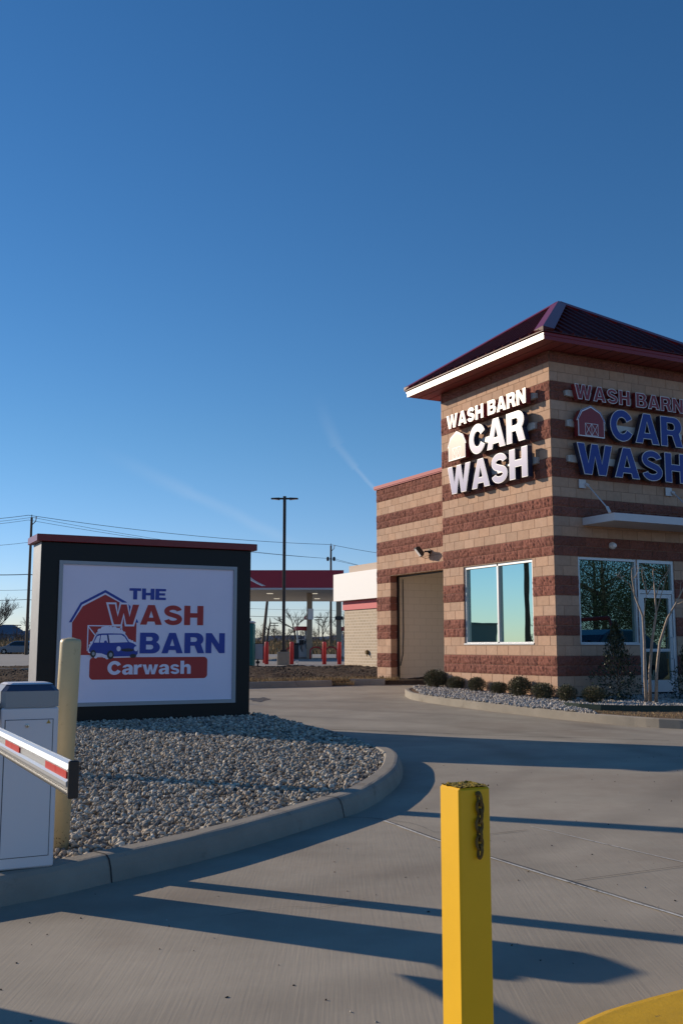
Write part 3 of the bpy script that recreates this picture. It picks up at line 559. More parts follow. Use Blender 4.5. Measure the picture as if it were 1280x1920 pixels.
P9 = lambda s, z, o: (1.4+s, 9.96+o, z-Z0); block_wall(mb, P9, 6, -1.19, 4.69); mb.build('wash_bay_wall', B)
mb = MB(); mb.box(1.33, 8, 4.18, 10.02, 4.69-Z0, 4.78-Z0, 'coping_red'); mb.box(1.345, 1.36, 4.18, 10.0, 4.66-Z0, 4.689-Z0, 'coping_red'); mb.build('coping', B)
mb = MB()      # inside of the wash bay: a tunnel running in along local x
for y_ in (5.6, 9.24): mb.face([(1.603, y_, -.3), (8, y_, -.3), (8, y_, 3.6), (1.603, y_, 3.6)], 'bay_block')
mb.face([(1.603, 5.6, 3.6), (8, 5.6, 3.6), (8, 9.24, 3.6), (1.603, 9.24, 3.6)], 'bay_block'); mb.build('wash_bay_interior', B)
mb = MB(); mb.tube([(1.85, 9.21, 2.95), (1.86, 9.21, 1.4), (1.83, 9.2, .8), (1.75, 9.21, .45)], .012, 'black', 5); mb.build('hanging_cable', B)
mb = MB(); mb.box(1.60, 1.66, 5.75, 9.14, 2.0-Z0, 2.06-Z0, 'black'); mb.box(1.60, 1.64, 9.05, 9.14, -.2, 3.03, 'black'); mb.build('door_track', B)
# roof
EX0, EX1, EY0, EY1 = -.6, 4.66, -.6, 4.77; AP = Vector((2.03, 2.085, 8.14-Z0)); zt = 6.32-Z0; zb = 6.15-Z0
rf = MB(); cs = [(EX0, EY0), (EX1, EY0), (EX1, EY1), (EX0, EY1)]; ov = .05
cs2 = [(EX0-ov, EY0-ov), (EX1+ov, EY0-ov), (EX1+ov, EY1+ov), (EX0-ov, EY1+ov)]
for i in range(4):
    p, q = cs2[i], cs2[(i+1) % 4]; rf.face([(*p, zt), (*q, zt), tuple(AP)], 'roof_metal'); rf.face([(*p, zt-.02), (*q, zt-.02), (*q, zt), (*p, zt)], 'roof_metal')
def ribs(p, q):
    p, q = Vector((*p, zt)), Vector((*q, zt)); d = (q-p).normalized(); Ln = (q-p).length; tA = (AP-p).dot(d); foot = p+d*tA; up = AP-foot; nrm = d.cross(up).normalized()
    if nrm.z < 0: nrm = -nrm
    x = .15
    while x < Ln-.05:
        fr = x/tA if x < tA else (Ln-x)/(Ln-tA); a = p+d*x; b = a+up*fr; wv = d*.016; h = nrm*.045
        rf.mesh([a-wv*1.6, a+wv*1.6, a+wv+h, a-wv+h, b-wv*1.6, b+wv*1.6, b+wv+h, b-wv+h], [(0, 1, 2, 3), (0, 3, 7, 4), (3, 2, 6, 7), (1, 5, 6, 2)], 'roof_metal')
        for m_ in (.105, .205):
            fr2 = (x+m_)/tA if x+m_ < tA else (Ln-x-m_)/(Ln-tA)
            if x+m_ < Ln-.06:
                a2 = p+d*(x+m_); b2 = a2+up*fr2; w2 = d*.010; h2 = nrm*.010; rf.mesh([a2-w2*1.8, a2+w2*1.8, a2+h2, b2-w2*1.8, b2+w2*1.8, b2+h2], [(0, 2, 5, 3), (1, 4, 5, 2)], 'roof_metal')
        x += .305
for i in range(4): ribs(cs2[i], cs2[(i+1) % 4])
roof = rf.build('roof', B)
for i in range(4):
    mb = MB(); c = Vector((*cs2[i], zt)); hd = (AP-c).normalized(); Wc = .20; cc = c-hd*.01; tp = AP-hd*.06
    for c0 in (Vector((*cs2[i-1], zt)), Vector((*cs2[(i+1) % 4], zt))):
        d0 = (c0-c).normalized(); pv = (d0-hd*d0.dot(hd)).normalized(); nn = hd.cross(pv).normalized()
        if nn.z < 0: nn = -nn
        up_ = Vector((0, 0, .085)); e0 = c+d0*(Wc/max(.3, pv.dot(d0)))
        mb.face([tuple(cc+up_), tuple(e0+nn*.058), tuple(tp+pv*Wc*.9+nn*.058-hd*.12), tuple(tp+up_)], 'red_trim')
        mb.face([tuple(e0+nn*.058), tuple(e0), tuple(tp+pv*Wc*.9-hd*.12), tuple(tp+pv*Wc*.9+nn*.058-hd*.12)], 'red_trim')
        mb.face([tuple(cc), tuple(e0), tuple(e0+nn*.058), tuple(cc+up_)], 'roof_metal'); mb.face([tuple(tp+up_), tuple(tp+pv*Wc*.9+nn*.058-hd*.12), tuple(AP+Vector((0, 0, .06)))], 'red_trim')
    mb.build('hip_cap', roof)
mb = MB()
def ringface(z0_, z1_, o, k_):
    c_ = [(EX0-o, EY0-o), (EX1+o, EY0-o), (EX1+o, EY1+o), (EX0-o, EY1+o)]
    for i in range(4): p, q = c_[i], c_[(i+1) % 4]; mb.face([(*p, z0_), (*q, z0_), (*q, z1_), (*p, z1_)], k_)
    return c_
a_ = ringface(zb+.085, zt-.02, .014, 'red_trim'); b_ = ringface(zb, zb+.08, 0, 'red_trim')
for i in range(4): p, q = a_[i], a_[(i+1) % 4]; p2, q2 = b_[i], b_[(i+1) % 4]; mb.face([(*p, zb+.085), (*q, zb+.085), (*q2, zb+.08), (*p2, zb+.08)], 'red_trim')
mb.build('fascia', roof)
mb = MB(); mb.face([(EX0, EY0, zb+.004), (EX1, EY0, zb+.004), (EX1, EY1, zb+.004), (EX0, EY1, zb+.004)], 'soffit')
x = EX0+.3
while x < EX1: mb.box(x, x+.006, EY0+.01, EY1-.01, zb-.002, zb+.003, 'black'); x += .3
mb.build('soffit', roof)
# side window (face A)
fw = .055
def win(parent, P, s0, s1, z0, z1, mulls, gk, name='window', dep=-.10):
    f = MB(); fr = [(s0, s0+fw, z0, z1), (s1-fw, s1, z0, z1)]+[(m-fw/2, m+fw/2, z0+fw, z1-fw) for m in mulls]
    xs_ = [s0+fw]+[v for m in mulls for v in (m-fw/2, m+fw/2)]+[s1-fw]
    hz = [(xs_[i], xs_[i+1], zz, zz+fw) for i in range(0, len(xs_), 2) for zz in (z0, z1-fw)]; 
    def bx(a, b, c, d, o0, o1, k_):
        V = [P(x, z, o) for o in (o0, o1) for x, z in ((a, c), (b, c), (b, d), (a, d))]; f.mesh(V, [(0, 1, 2, 3), (4, 5, 6, 7), (0, 1, 5, 4), (1, 2, 6, 5), (2, 3, 7, 6), (3, 0, 4, 7)], k_)
    for a, b, c, d in fr: bx(a, b, c, d, dep-.05, dep+.05, 'aluminium')
    for i in range(0, len(xs_), 2):
        a, b = xs_[i], xs_[i+1]
        if i == 0: a0 = a
        bx(a, b, z0, z0+fw, dep-.05, dep+.048, 'aluminium'); bx(a, b, z1-fw, z1, dep-.05, dep+.048, 'aluminium')
    fo = f.build('window_frame', parent)
    for i in range(0, len(xs_), 2):
        p = MB(); a, b = xs_[i], xs_[i+1]; p.mesh([P(x, z, dep-.012) for x, z in ((a, z0+fw), (b, z0+fw), (b, z1-fw), (a, z1-fw))], [(0, 1, 2, 3)], gk); p.build('pane', parent)
    return fo
wA = MB(); 
V_ = [PA(a, z, o) for o in (-.02, .02) for a, z in ((WA[0]-.005, WA[2]-.0), (WA[1]+.005, WA[2]-.0), (WA[1]+.005, WA[2]+.03), (WA[0]-.005, WA[2]+.03))]
wA.mesh(V_, [(0, 1, 2, 3), (4, 5, 6, 7), (0, 1, 5, 4), (2, 3, 7, 6)], 'aluminium'); wo = wA.build('window', B)
wo['label'] = 'two light aluminium window in the sunlit side wall'
win(wo, PA, *WA, [2.01], 'glass_teal', dep=-.075)
wb_ = MB(); V_ = [PB(a, z, o) for o in (-.02, .02) for a, z in ((.6, .04), (2.2, .04), (2.2, .075), (.6, .075))]; wb_.mesh(V_, [(0, 1, 2, 3), (4, 5, 6, 7), (0, 1, 5, 4), (2, 3, 7, 6)], 'aluminium'); wo2 = wb_.build('window', B)
wo2['label'] = 'large dark shop window beside the glass door'
win(wo2, PB, .6, 2.2, .04, 1.85, [], 'glass_dark', dep=-.07)
# door with transom
d = MB()
def bxP(mb, P, a, b, c, d_, o0, o1, k_):
    V = [P(x, z, o) for o in (o0, o1) for x, z in ((a, c), (b, c), (b, d_), (a, d_))]; mb.mesh(V, [(3, 2, 1, 0), (4, 5, 6, 7), (0, 1, 5, 4), (1, 2, 6, 5), (2, 3, 7, 6), (3, 0, 4, 7)], k_)
bxP(d, PB, 2.2, 2.27, -.99, 1.85, -.12, -.015, 'aluminium'); bxP(d, PB, 3.19, 3.26, -.99, 1.85, -.12, -.015, 'aluminium'); bxP(d, PB, 2.27, 3.19, 1.78, 1.85, -.12, -.017, 'aluminium'); bxP(d, PB, 2.27, 3.19, 1.13, 1.21, -.12, -.017, 'aluminium'); dr = d.build('door_frame', B)
d = MB(); bxP(d, PB, 2.28, 2.39, -.95, 1.12, -.10, -.03, 'aluminium'); bxP(d, PB, 3.09, 3.18, -.95, 1.12, -.10, -.03, 'aluminium'); bxP(d, PB, 2.39, 3.09, 1.04, 1.12, -.10, -.032, 'aluminium'); bxP(d, PB, 2.39, 3.09, -.95, -.70, -.10, -.032, 'aluminium'); bxP(d, PB, 2.39, 3.09, -.1, -.04, -.10, -.034, 'aluminium'); dd = d.build('door', B)
d = MB(); d.mesh([PB(x, z, -.06) for x, z in ((2.39, -.70), (3.09, -.70), (3.09, 1.04), (2.39, 1.04))], [(0, 1, 2, 3)], 'glass_dark'); d.build('pane', dd)
d = MB(); d.tube([PB(3.12, -.25, -.03), PB(3.12, -.25, .04), PB(3.12, .2, .04), PB(3.12, .2, -.03)], .012, 'aluminium', 8); d.build('handle', dd)
d = MB(); d.mesh([PB(x, z, -.06) for x, z in ((2.27, 1.21), (3.19, 1.21), (3.19, 1.78), (2.27, 1.78))], [(0, 1, 2, 3)], 'glass_dark'); d.build('pane', dr)
# entrance canopy with tie rods
cn = MB(); cx0, cx1, cd, cz0, cz1 = .73, 3.95, .98, 2.50, 2.655
bxP(cn, PB, cx0, cx1, cz0, cz1, .03, cd, 'white_metal'); bxP(cn, PB, cx0+.02, cx1-.02, cz1+.001, cz1+.012, .03, cd-.02, 'roof_metal')
for i in range(9): bxP(cn, PB, cx0+.15+i*.33, cx0+.18+i*.33, cz1+.012, cz1+.035, .03, cd-.02, 'roof_metal')
cno = cn.build('entrance_canopy', B)
for s in (.745, 3.16):
    r = MB(); bxP(r, PB, s-.09, s+.09, 3.28, 3.46, .035, .055, 'white_metal'); r.tube([PB(s+.08, 3.37, .06), PB(s+.12, 3.33, .10)], .035, 'white_metal', 6); r.tube([PB(s+.11, 3.34, .09), PB(s-.04, 2.71, cd-.1)], .014, 'white_metal', 6); r.tube([PB(s-.02, 2.79, cd-.19), PB(s-.04, 2.66, cd-.09)], .03, 'white_metal', 6); r.build('tie_rod', cno)

# ---- illuminated letter signs on the two faces
def wall_sign(name, P, label):
    t = thing(name, label, 'sign', BC, ROT)
    for (a, b, z0_, z1_) in ((.40, 3.56, 5.20, 5.33), (.42, 3.52, 4.55, 4.70), (.42, 3.56, 3.80, 3.95)):
        r = MB(); bxP(r, P, a, b, z0_, z1_, .012, .10, 'raceway'); bxP(r, P, a-.06, a-.002, z0_+.01, z1_-.01, .014, .09, 'raceway'); bxP(r, P, b+.002, b+.06, z0_+.01, z1_-.01, .014, .09, 'raceway'); r.build('raceway', t)
    rows = [('WASH BARN', .455, 3.50, 5.12, .32, 'letter_side_red', 'face_red'), ('CAR', 1.38, 3.45, 4.335, .665, 'letter_side_blue', 'face_blue'), ('WASH', .466, 3.51, 3.54, .655, 'letter_side_blue', 'face_blue')]
    for tx, s0, s1, z0_, h, ks, kf in rows:
        for ch, loops in layout(tx, s0, s1, z0_, h, .075):
            l = MB(); l.solid(loops, P, .115, .235, ks, ks); l.solid(grow(loops, .001), P, .235, .247, 'white_face', 'white_face', back=False)
            l.solid(grow(loops, -.011), P, .247, .250, kf, kf, back=False); o = l.build('letter', t); o['label'] = 'channel letter '+ch
    barn = [(.52, 4.34), (1.215, 4.34), (1.215, 4.68), (1.25, 4.66), (1.235, 4.71), (1.13, 4.89), (.865, 5.01), (.60, 4.89), (.50, 4.71), (.485, 4.66), (.52, 4.68)]
    l = MB(); l.solid([barn], P, .115, .235, 'letter_side_red'); l.solid([offset(barn, .001)], P, .235, .247, 'white_face', back=False)
    red = [(.535, 4.36), (1.20, 4.36), (1.20, 4.70), (1.105, 4.855), (.865, 4.965), (.63, 4.855), (.535, 4.70)]; l.solid([red], P, .247, .2495, 'face_red', back=False)
    for q in ([(.497, 4.685), (.514, 4.680), (.615, 4.875), (.866, 4.992), (.866, 5.006), (.603, 4.886)], [(1.236, 4.685), (1.219, 4.680), (1.116, 4.875), (.866, 4.992), (.866, 5.006), (1.128, 4.886)]): l.solid([q], P, .247, .2492, 'face_blue', back=False)
    def ln(p, q, wv=.008, o=.2505):
        dx, dz = q[0]-p[0], q[1]-p[1]; Ld = math.hypot(dx, dz); nx, nz_ = -dz/Ld*wv/2, dx/Ld*wv/2; l.mesh([P(p[0]+nx, p[1]+nz_, o), P(q[0]+nx, q[1]+nz_, o), P(q[0]-nx, q[1]-nz_, o), P(p[0]-nx, p[1]-nz_, o)], [(0, 1, 2, 3)], 'white_face')
    q0, q1, z0_, z1_ = .70, 1.04, 4.37, 4.62; qm = (q0+q1)/2
    for i, (p, q) in enumerate([((q0, z0_), (q0, z1_)), ((q1, z0_), (q1, z1_)), ((qm, z0_), (qm, z1_)), ((q0, z1_), (q1, z1_)), ((q0, z0_), (q1, z0_)), ((q0, z0_), (qm, z1_)), ((q0, z1_), (qm, z0_)), ((qm, z0_), (q1, z1_)), ((qm, z1_), (q1, z0_))]): ln(p, q, .009, .2505+i*.0003)
    l.build('barn_emblem', t)
    return t
wall_sign('wall_sign', lambda s, z, o: (-o, 4.0-s, z-Z0), 'sunlit raised letters reading WASH BARN CAR WASH on the left face of the tower')
wall_sign('wall_sign', lambda s, z, o: (s, -o, z-Z0), 'shaded raised letters reading WASH BARN CAR WASH above the entrance canopy')
# floodlight on the low wall
FP = BC+dB*1.4+dA*7.05+Vector((0, 0, 2.57-Z0))
fl = thing('floodlight', 'black square floodlight on a bracket above the wash bay opening', 'floodlight', FP, ROT)
mb = MB(); mb.lathe([(.06, 0), (.06, .03)], 'black', 12); V = [Vector(v) for v in mb.v]; mb.v = [(-.035-v.z, v.y-.12, v.x) for v in V]; mb.tube([(-.05, -.12, 0), (-.16, -.03, 0)], .022, 'black', 8); mb.build('bracket', fl)
h = MB(); h.box(-.16, .16, -.05, .04, -.15, .15, 'black', bev=.02)
for i in range(7): h.box(-.14+i*.043, -.125+i*.043, .041, .075, -.12, .12, 'black')
ho = h.build('lamp_housing', fl); ho.location = (-.27, .06, .0); ho.rotation_euler = (R(38), 0, R(-112))
h = MB(); h.box(-.13, .13, -.053, -.051, -.12, .12, 'lens_white'); h.build('lens', ho)
mb = MB(); mb.tube([(-.03, -.12, -.05), (-.05, -.10, -.17), (-.12, -.02, -.19), (-.2, .04, -.14)], .007, 'black', 5); mb.build('cable', fl)
CP = BC+dB*1.488+Vector((0, 0, 2.106-Z0)); cm = thing('security_camera', 'small white dome camera on the brown band under the canopy', 'camera', CP, ROT)
mb = MB(); mb.lathe([(.075, 0), (.075, .05), (.06, .07)], 'ceramic', 16); mb.v = [(x, -.035-z, y) for x, y, z in mb.v]; mb.build('mount', cm)
mb = MB(); mb.lathe([(.055, .07), (.05, .10), (.03, .125), (.005, .132)], 'lens_white', 16); mb.v = [(x, -.035-z, y) for x, y, z in mb.v]; mb.build('dome', cm, smooth=True)

# ================================================================== MONUMENT SIGN (local x = dB along the face, y = depth)
S = thing('monument_sign', 'large black roadside sign with lilac white panel reading THE WASH BARN Carwash', 'sign', SG, ROT)
zs0 = SG.z; PS = lambda s, z, o: (s, -o, z-zs0)
mb = MB(); mb.box(-3.3, 0, 0, .62, -.12, 1.537-zs0, 'sign_black', bev=.006); mb.build('sign_body', S); mb = MB(); mb.box(-3.304, -3.3005, .004, .616, -.12, 1.535-zs0, 'sign_side'); mb.build('end_panel', S)
mb = MB(); mb.box(-3.38, .08, -.07, .70, 1.54-zs0, 1.645-zs0, 'red_trim', bev=.006); mb.build('top_cap', S)
mb = MB(); a, b, c, d_ = -3.036, -.247, -.868, 1.268; q = .055
for bb in ((a, b, c, c+q), (a, b, d_-q, d_), (a, a+q, c+q, d_-q), (b-q, b, c+q, d_-q)): bxP(mb, PS, *bb, -.002, .035, 'sign_grey')
mb.build('panel_frame', S)
mb = MB(); bxP(mb, PS, a+q, b-q, c+q, d_-q, -.001, .012, 'sign_white'); pan = mb.build('panel', S)
lay = .012; ST_ = .0016
g_ = MB()
def deco(mb, loops, k_, lv): mb.solid(loops, PS, lay+lv*ST_, lay+(lv+1)*ST_-.0003, k_, back=False)
def circ(cx, cz, rx, rz, n=20): return [(cx+rx*math.cos(2*math.pi*i/n), cz+rz*math.sin(2*math.pi*i/n)) for i in range(n)]
deco(g_, [[(-2.81, -.12), (-2.82, .355), (-2.67, .598), (-2.342, .778), (-2.06, .632), (-1.96, .56), (-1.855, .37), (-1.855, -.03), (-2.5, -.12)]], 'print_red', 1)
deco(g_, [[(-2.868, .358), (-2.706, .650), (-2.343, .848), (-2.02, .675), (-1.96, .615), (-1.825, .365), (-1.862, .365), (-1.985, .585), (-2.04, .64), (-2.342, .808), (-2.685, .622), (-2.831, .358)]], 'print_blue', 2)
def pl(mb, p, q, wv, k_, lv):
    dx, dz = q[0]-p[0], q[1]-p[1]; Ld = math.hypot(dx, dz); nx, nz_ = -dz/Ld*wv/2, dx/Ld*wv/2; deco(mb, [[(p[0]+nx, p[1]+nz_), (q[0]+nx, q[1]+nz_), (q[0]-nx, q[1]-nz_), (p[0]-nx, p[1]-nz_)]], k_, lv)
for i, (p, q) in enumerate([((-2.585, -.06), (-2.585, .318)), ((-2.59, .312), (-2.075, .312)), ((-2.08, .312), (-2.08, 0)), ((-2.33, 0), (-2.33, .31)), ((-2.585, .305), (-2.335, 0)), ((-2.33, .305), (-2.55, 0)), ((-2.33, .305), (-2.10, 0)), ((-2.085, .305), (-2.30, 0))]): pl(g_, p, q, .016, 'print_white', 3+i*.12)
eb = g_.build('barn_emblem', pan)
w_ = MB(); lo = layout('WASH', -2.292, -.795, .335, .30, .06)
deco(w_, [offset(lo[0][1][0], .028)], 'print_white', 5)
for i, (ch, l_) in enumerate(lo): deco(w_, l_, 'print_red', 6.5 if i == 0 else 2.5)
w_.build('lettering', pan)['label'] = 'red word WASH'
w_ = MB()
for ch, l_ in layout('THE', -1.977, -1.406, .715, .17, .07): deco(w_, l_, 'print_blue', 3)
w_.build('lettering', pan)['label'] = 'small blue word THE'
w_ = MB()
for ch, l_ in layout('BARN', -1.796, -.433, -.098, .312, .07): deco(w_, l_, 'print_blue', 4)
w_.build('lettering', pan)['label'] = 'blue word BARN'
w_ = MB(); x0, x1, z0_, z1_, rr = -2.545, -.715, -.482, -.154, .06
rect = arcpts(x1-rr, z0_+rr, rr, rr, -90, 0, 6)+arcpts(x1-rr, z1_-rr, rr, rr, 0, 90, 6)+arcpts(x0+rr, z1_-rr, rr, rr, 90, 180, 6)+arcpts(x0+rr, z0_+rr, rr, rr, 180, 270, 6)
deco(w_, [rect], 'print_red', 1)
for ch, l_ in layout('Carwash', -2.28, -.985, -.412, .200, .045): deco(w_, l_, 'print_white', 5)
w_.build('lettering', pan)['label'] = 'white word Carwash on a red rounded bar'
c_ = MB(); body = [(-2.564, -.041), (-2.545, .0), (-2.515, .045), (-2.466, .163), (-2.43, .187), (-2.386, .197), (-2.28, .200), (-2.087, .198), (-2.05, .185), (-2.021, .159), (-1.964, .072), (-1.90, .055), (-1.854, .022), (-1.824, -.032), (-1.829, -.106), (-1.86, -.132), (-1.904, -.139), (-2.184, -.145), (-2.30, -.125), (-2.377, -.096), (-2.52, -.085), (-2.56, -.07)]
deco(c_, [offset(body, .018)], 'print_white', 9)
for cx, cz, r_ in [(-2.44, .19, .03), (-2.41, .235, .036), (-2.36, .262, .04), (-2.31, .272, .045), (-2.25, .262, .042), (-2.19, .262, .04), (-2.14, .246, .038), (-2.09, .222, .034), (-2.05, .205, .026), (-2.35, .225, .05), (-2.25, .225, .05), (-2.15, .215, .045), (-1.96, .09, .025), (-1.92, .075, .024), (-1.88, .055, .022), (-2.53, .06, .022), (-2.55, .02, .02), (-2.46, -.14, .03), (-2.42, -.115, .036), (-2.38, -.10, .036), (-2.33, -.13, .036), (-2.29, -.155, .03)]:
    deco(c_, [circ(cx, cz, r_, r_, 14)], 'print_white', 9.0+.0)
    lay += .00003
lay = .012
deco(c_, [body], 'print_blue', 11)
deco(c_, [[(-2.28, .180), (-2.087, .181), (-2.036, .148), (-1.984, .070), (-2.258, .059)]], 'print_white', 12); deco(c_, [[(-2.39, .174), (-2.305, .176), (-2.285, .063), (-2.405, .063)]], 'print_white', 12); deco(c_, [[(-2.449, .157), (-2.404, .170), (-2.420, .063), (-2.494, .063)]], 'print_white', 12)
deco(c_, [[(-2.345, .06), (-2.34, .09), (-2.31, .095), (-2.295, .06)]], 'print_blue', 13.2)
for cx, cz, rx, rz in ((-2.502, -.10, .042, .055), (-2.243, -.118, .052, .065), (-1.90, -.135, .05, .03)):
    deco(c_, [circ(cx, cz, rx, rz)], 'print_dark', 13.2); 
    if rz > .04: deco(c_, [circ(cx+.004, cz, rx*.5, rz*.5)], 'sign_grey', 14.3)
for cx in (-2.122, -1.857): deco(c_, [circ(cx, -.028, .032, .038)], 'print_white', 13.3); deco(c_, [circ(cx, -.028, .026, .031)], 'sign_white', 14.4)
deco(c_, [circ(-1.985, -.045, .098, .026)], 'print_dark', 13.1); pl(c_, (-2.29, .178), (-2.265, .045), .010, 'print_dark', 13); pl(c_, (-2.08, -.03), (-1.89, -.03), .004, 'print_blue', 14.3)
c_.build('car_emblem', pan)

# ================================================================== BARRIER GATE
CB = Vector((-1.608, 5.811, -1.213)); cz = CB.z
gt = thing('barrier_gate', 'pale grey parking barrier cabinet with a silver boom arm pointing to the viewer', 'barrier gate', CB, ROT)
mb = MB(); mb.box(-.315, 0, 0, .30, 0, -.338-cz, 'cabinet_grey', bev=.008); cab = mb.build('cabinet', gt)
mb = MB(); bxP(mb, lambda s, z, o: (s, -o, z-cz), -.288, -.032, -1.148, -.407, .0002, .004, 'cabinet_grey'); dr_ = mb.build('access_door', gt)
mb = MB()
for a, b, c, d_ in ((-.2925, -.0275, -1.1525, -1.148), (-.2925, -.0275, -.407, -.4035), (-.2925, -.288, -1.148, -.407), (-.032, -.0275, -1.148, -.407)): bxP(mb, lambda s, z, o: (s, -o, z-cz), a, b, c, d_, .0001, .0012, 'seam')
mb.build('door_gap', dr_)
mb = MB(); mb.lathe([(.010, 0), (.010, .006), (.005, .007)], 'lock', 16); mb.v = [(x-.172, -.004-z, y-.439-cz) for x, y, z in mb.v]; mb.box(-.1735, -.1705, -.0125, -.011, -.444-cz, -.434-cz, 'black'); mb.build('lock', dr_)
mb = MB(); mb.solid([[(-.068, -.429), (-.042, -.429), (-.055, -.407)]], lambda s, z, o: (s, -o, z-cz), .0042, .0048, 'warning'); mb.solid([[(-.0565, -.426), (-.0535, -.426), (-.0545, -.414)]], lambda s, z, o: (s, -o, z-cz), .0049, .0052, 'black'); mb.build('warning_sticker', dr_)
lid = MB(); z1_, z2_, z3_ = -.337-cz, -.247-cz, -.212-cz
def fr_(x0, x1, y0, y1, z, ch): return [(x0+ch, y0, z), (x1-ch, y0, z), (x1, y0+ch, z), (x1, y1-ch, z), (x1-ch, y1, z), (x0+ch, y1, z), (x0, y1-ch, z), (x0, y0+ch, z)]
V = fr_(-.317, .002, -.003, .303, z1_, .026)+fr_(-.317, .002, -.003, .303, z2_, .026); lid.mesh(V, [(i, (i+1) % 8, 8+(i+1) % 8, 8+i) for i in range(8)], 'cabinet_top')
lid_o = lid.build('lid', gt)
lid = MB(); V = fr_(-.3175, .0025, -.0035, .3035, z2_, .026)+fr_(-.285, -.03, .03, .27, z3_, .02); lid.mesh(V, [(i, (i+1) % 8, 8+(i+1) % 8, 8+i) for i in range(8)]+[tuple(range(8, 16))], 'cabinet_blue'); lid.build('lid_bevel', lid_o)
lid = MB(); V = fr_(-.2885, -.0265, .0265, .2735, z3_+.001, .02)+fr_(-.27, -.045, .045, .255, z3_+.010, .02); lid.mesh(V, [(i, (i+1) % 8, 8+(i+1) % 8, 8+i) for i in range(8)]+[tuple(range(8, 16))], 'cabinet_grey'); lid.build('lid_top', lid_o)
# boom arm: local y runs from the cabinet towards the viewer (negative y)
arm_end = Vector((-.7316, 2.77, 0)); rel = arm_end-Vector((CB.x, CB.y, 0)); ax = rel.dot(dB); ay = rel.dot(dA); az0 = -.349-cz; H = .042; T = .0105
prof = [(-T, -H+.012), (-T-.008, -H+.02), (-T-.008, -H+.03), (-T, -H+.036), (-T+.003, -.02), (-T+.003, .02), (-T, H-.03), (-T-.005, H-.022), (-T, H-.008), (-T+.012, H), (T-.012, H), (T, H-.01), (T, -H+.012), (T-.01, -H), (-T+.01, -H)]
mb = MB(); y1_ = .12; n = len(prof); V = [(ax+T+p[0], y, az0+p[1]) for y in (ay+.004, y1_) for p in prof]; mb.mesh(V, [(i, (i+1) % n, n+(i+1) % n, n+i) for i in range(n)]+[tuple(range(n)), tuple(range(2*n-1, n-1, -1))], 'beam_alu'); arm = mb.build('boom_arm', gt)
mb = MB(); mb.tube([(ax+T, ay+.005, az0-H-.006), (ax+T, y1_, az0-H-.006)], .007, 'rubber', 8); mb.build('rubber_bumper', arm)
mb = MB(); mb.box(ax-.004, ax+2*T+.003, ay-.010, ay+.0035, az0-H-.013, az0+H+.003, 'rubber', bev=.003); mb.build('end_cap', arm)
y_ = ay+.035
while y_ < -.2:
    mb = MB(); 
    for k_ in range(2): mb.box(ax+.003-.0045, ax+.0025, y_+k_*.148, y_+k_*.148+.145, az0-.021, az0+.021, 'reflector_red')
    mb.build('reflector', arm); y_ += .75
mb = MB(); mb.box(-.40, -.318, .0, .26, .80, .91, 'cabinet_top', bev=.015); mb.build('arm_bracket', gt)

# ================================================================== BOLLARDS
def round_post(name, label, loc, rad, h, k_, cat='bollard', group=None):
    mb = MB(); mb.lathe([(rad, -.1), (rad, h-rad*.55), (rad*.97, h-rad*.35), (rad*.85, h-rad*.15), (rad*.6, h-.008), (rad*.2, h)], k_, 32); o = mb.build(name, smooth=True); o.location = loc; return tag(o, label, cat, group)
YB = Vector((-.2737*6.3, 6.3)); gz = -1.215
bb = round_post('bollard', 'round beige bollard with rust specks standing in the gravel beside the barrier', (-1.76, 6.45, -1.245), .066, 1.305, 'beige_post'); bb.rotation_euler = (0, R(1.6), 0)
round_post('bollard', 'round beige bollard left of the barrier arm', (-3.05, 4.95, -1.25), .066, 1.25, 'beige_post')
# tall post left of the sign whose shadow crosses the gravel
mb = MB(); mb.box(-.075, .075, -.075, .075, 0, 2.7, 'pole_brown'); mb.build('clearance_post').location = (-3.75, 10.6, -1.2); tag(bpy.data.objects['clearance_post'], 'tall square dark post standing on the gravel left of the big sign', 'post')
# yellow square post
yb = thing('square_bollard', 'square yellow painted steel post with rusty top and short chain', 'bollard', (.2505, 2.10, float(g(.36, 2.1))), R(26.5))
hw = .0372; topz = -.279-float(g(.36, 2.1))
mb = MB(); mb.box(-hw, hw, -hw, hw, -.1, topz-.001, 'yellow_post', bev=.004); mb.build('post', yb)
xs_ = np.linspace(-hw+.002, hw-.002, 15); X, Y_ = np.meshgrid(xs_, xs_); Z = topz+rng.uniform(-.001, .003, X.shape); V = np.stack([X, Y_, Z], -1).reshape(-1, 3); i, j = np.meshgrid(np.arange(14), np.arange(14)); a = (j*15+i).ravel()
link('rusty_top', nparr('rusty_top', V, np.stack([a, a+1, a+16, a+15], 1), (1, 1, 1), 'moss'), yb)
n_ = 90; px_ = rng.uniform(-hw, hw, n_); py_ = rng.uniform(-hw, hw, n_); o = stones('rust_flakes', np.stack([px_, py_, np.full(n_, topz+.001)], 1), rng.uniform(.0015, .0035, n_), k='moss'); o.parent = yb
ch = MB()
def chain_link(c, vertical, tilt=0):
    r1, r2 = .0069, .0127; P = []
    for i in range(17):
        t = 2*math.pi*i/16; u, v = r1*math.cos(t), r2*math.sin(t)
        P.append((c[0]+(0 if vertical else u)+tilt*v, c[1]-(u if vertical else 0), c[2]+v))
    ch.tube(P, .0030, 'rust', 6, cap=False)
cx_ = .0045; zz = topz-.022
ch.tube([(cx_, -hw+.004, zz+.009), (cx_, -hw-.009, zz+.009)], .005, 'rust', 6)
for i in range(7):
    chain_link((cx_+rng.uniform(-.002, .002), -hw-.0072, zz-i*.0170), i % 2 == 0, rng.uniform(-.15, .15))
co_ = ch.build('chain', yb, smooth=True)

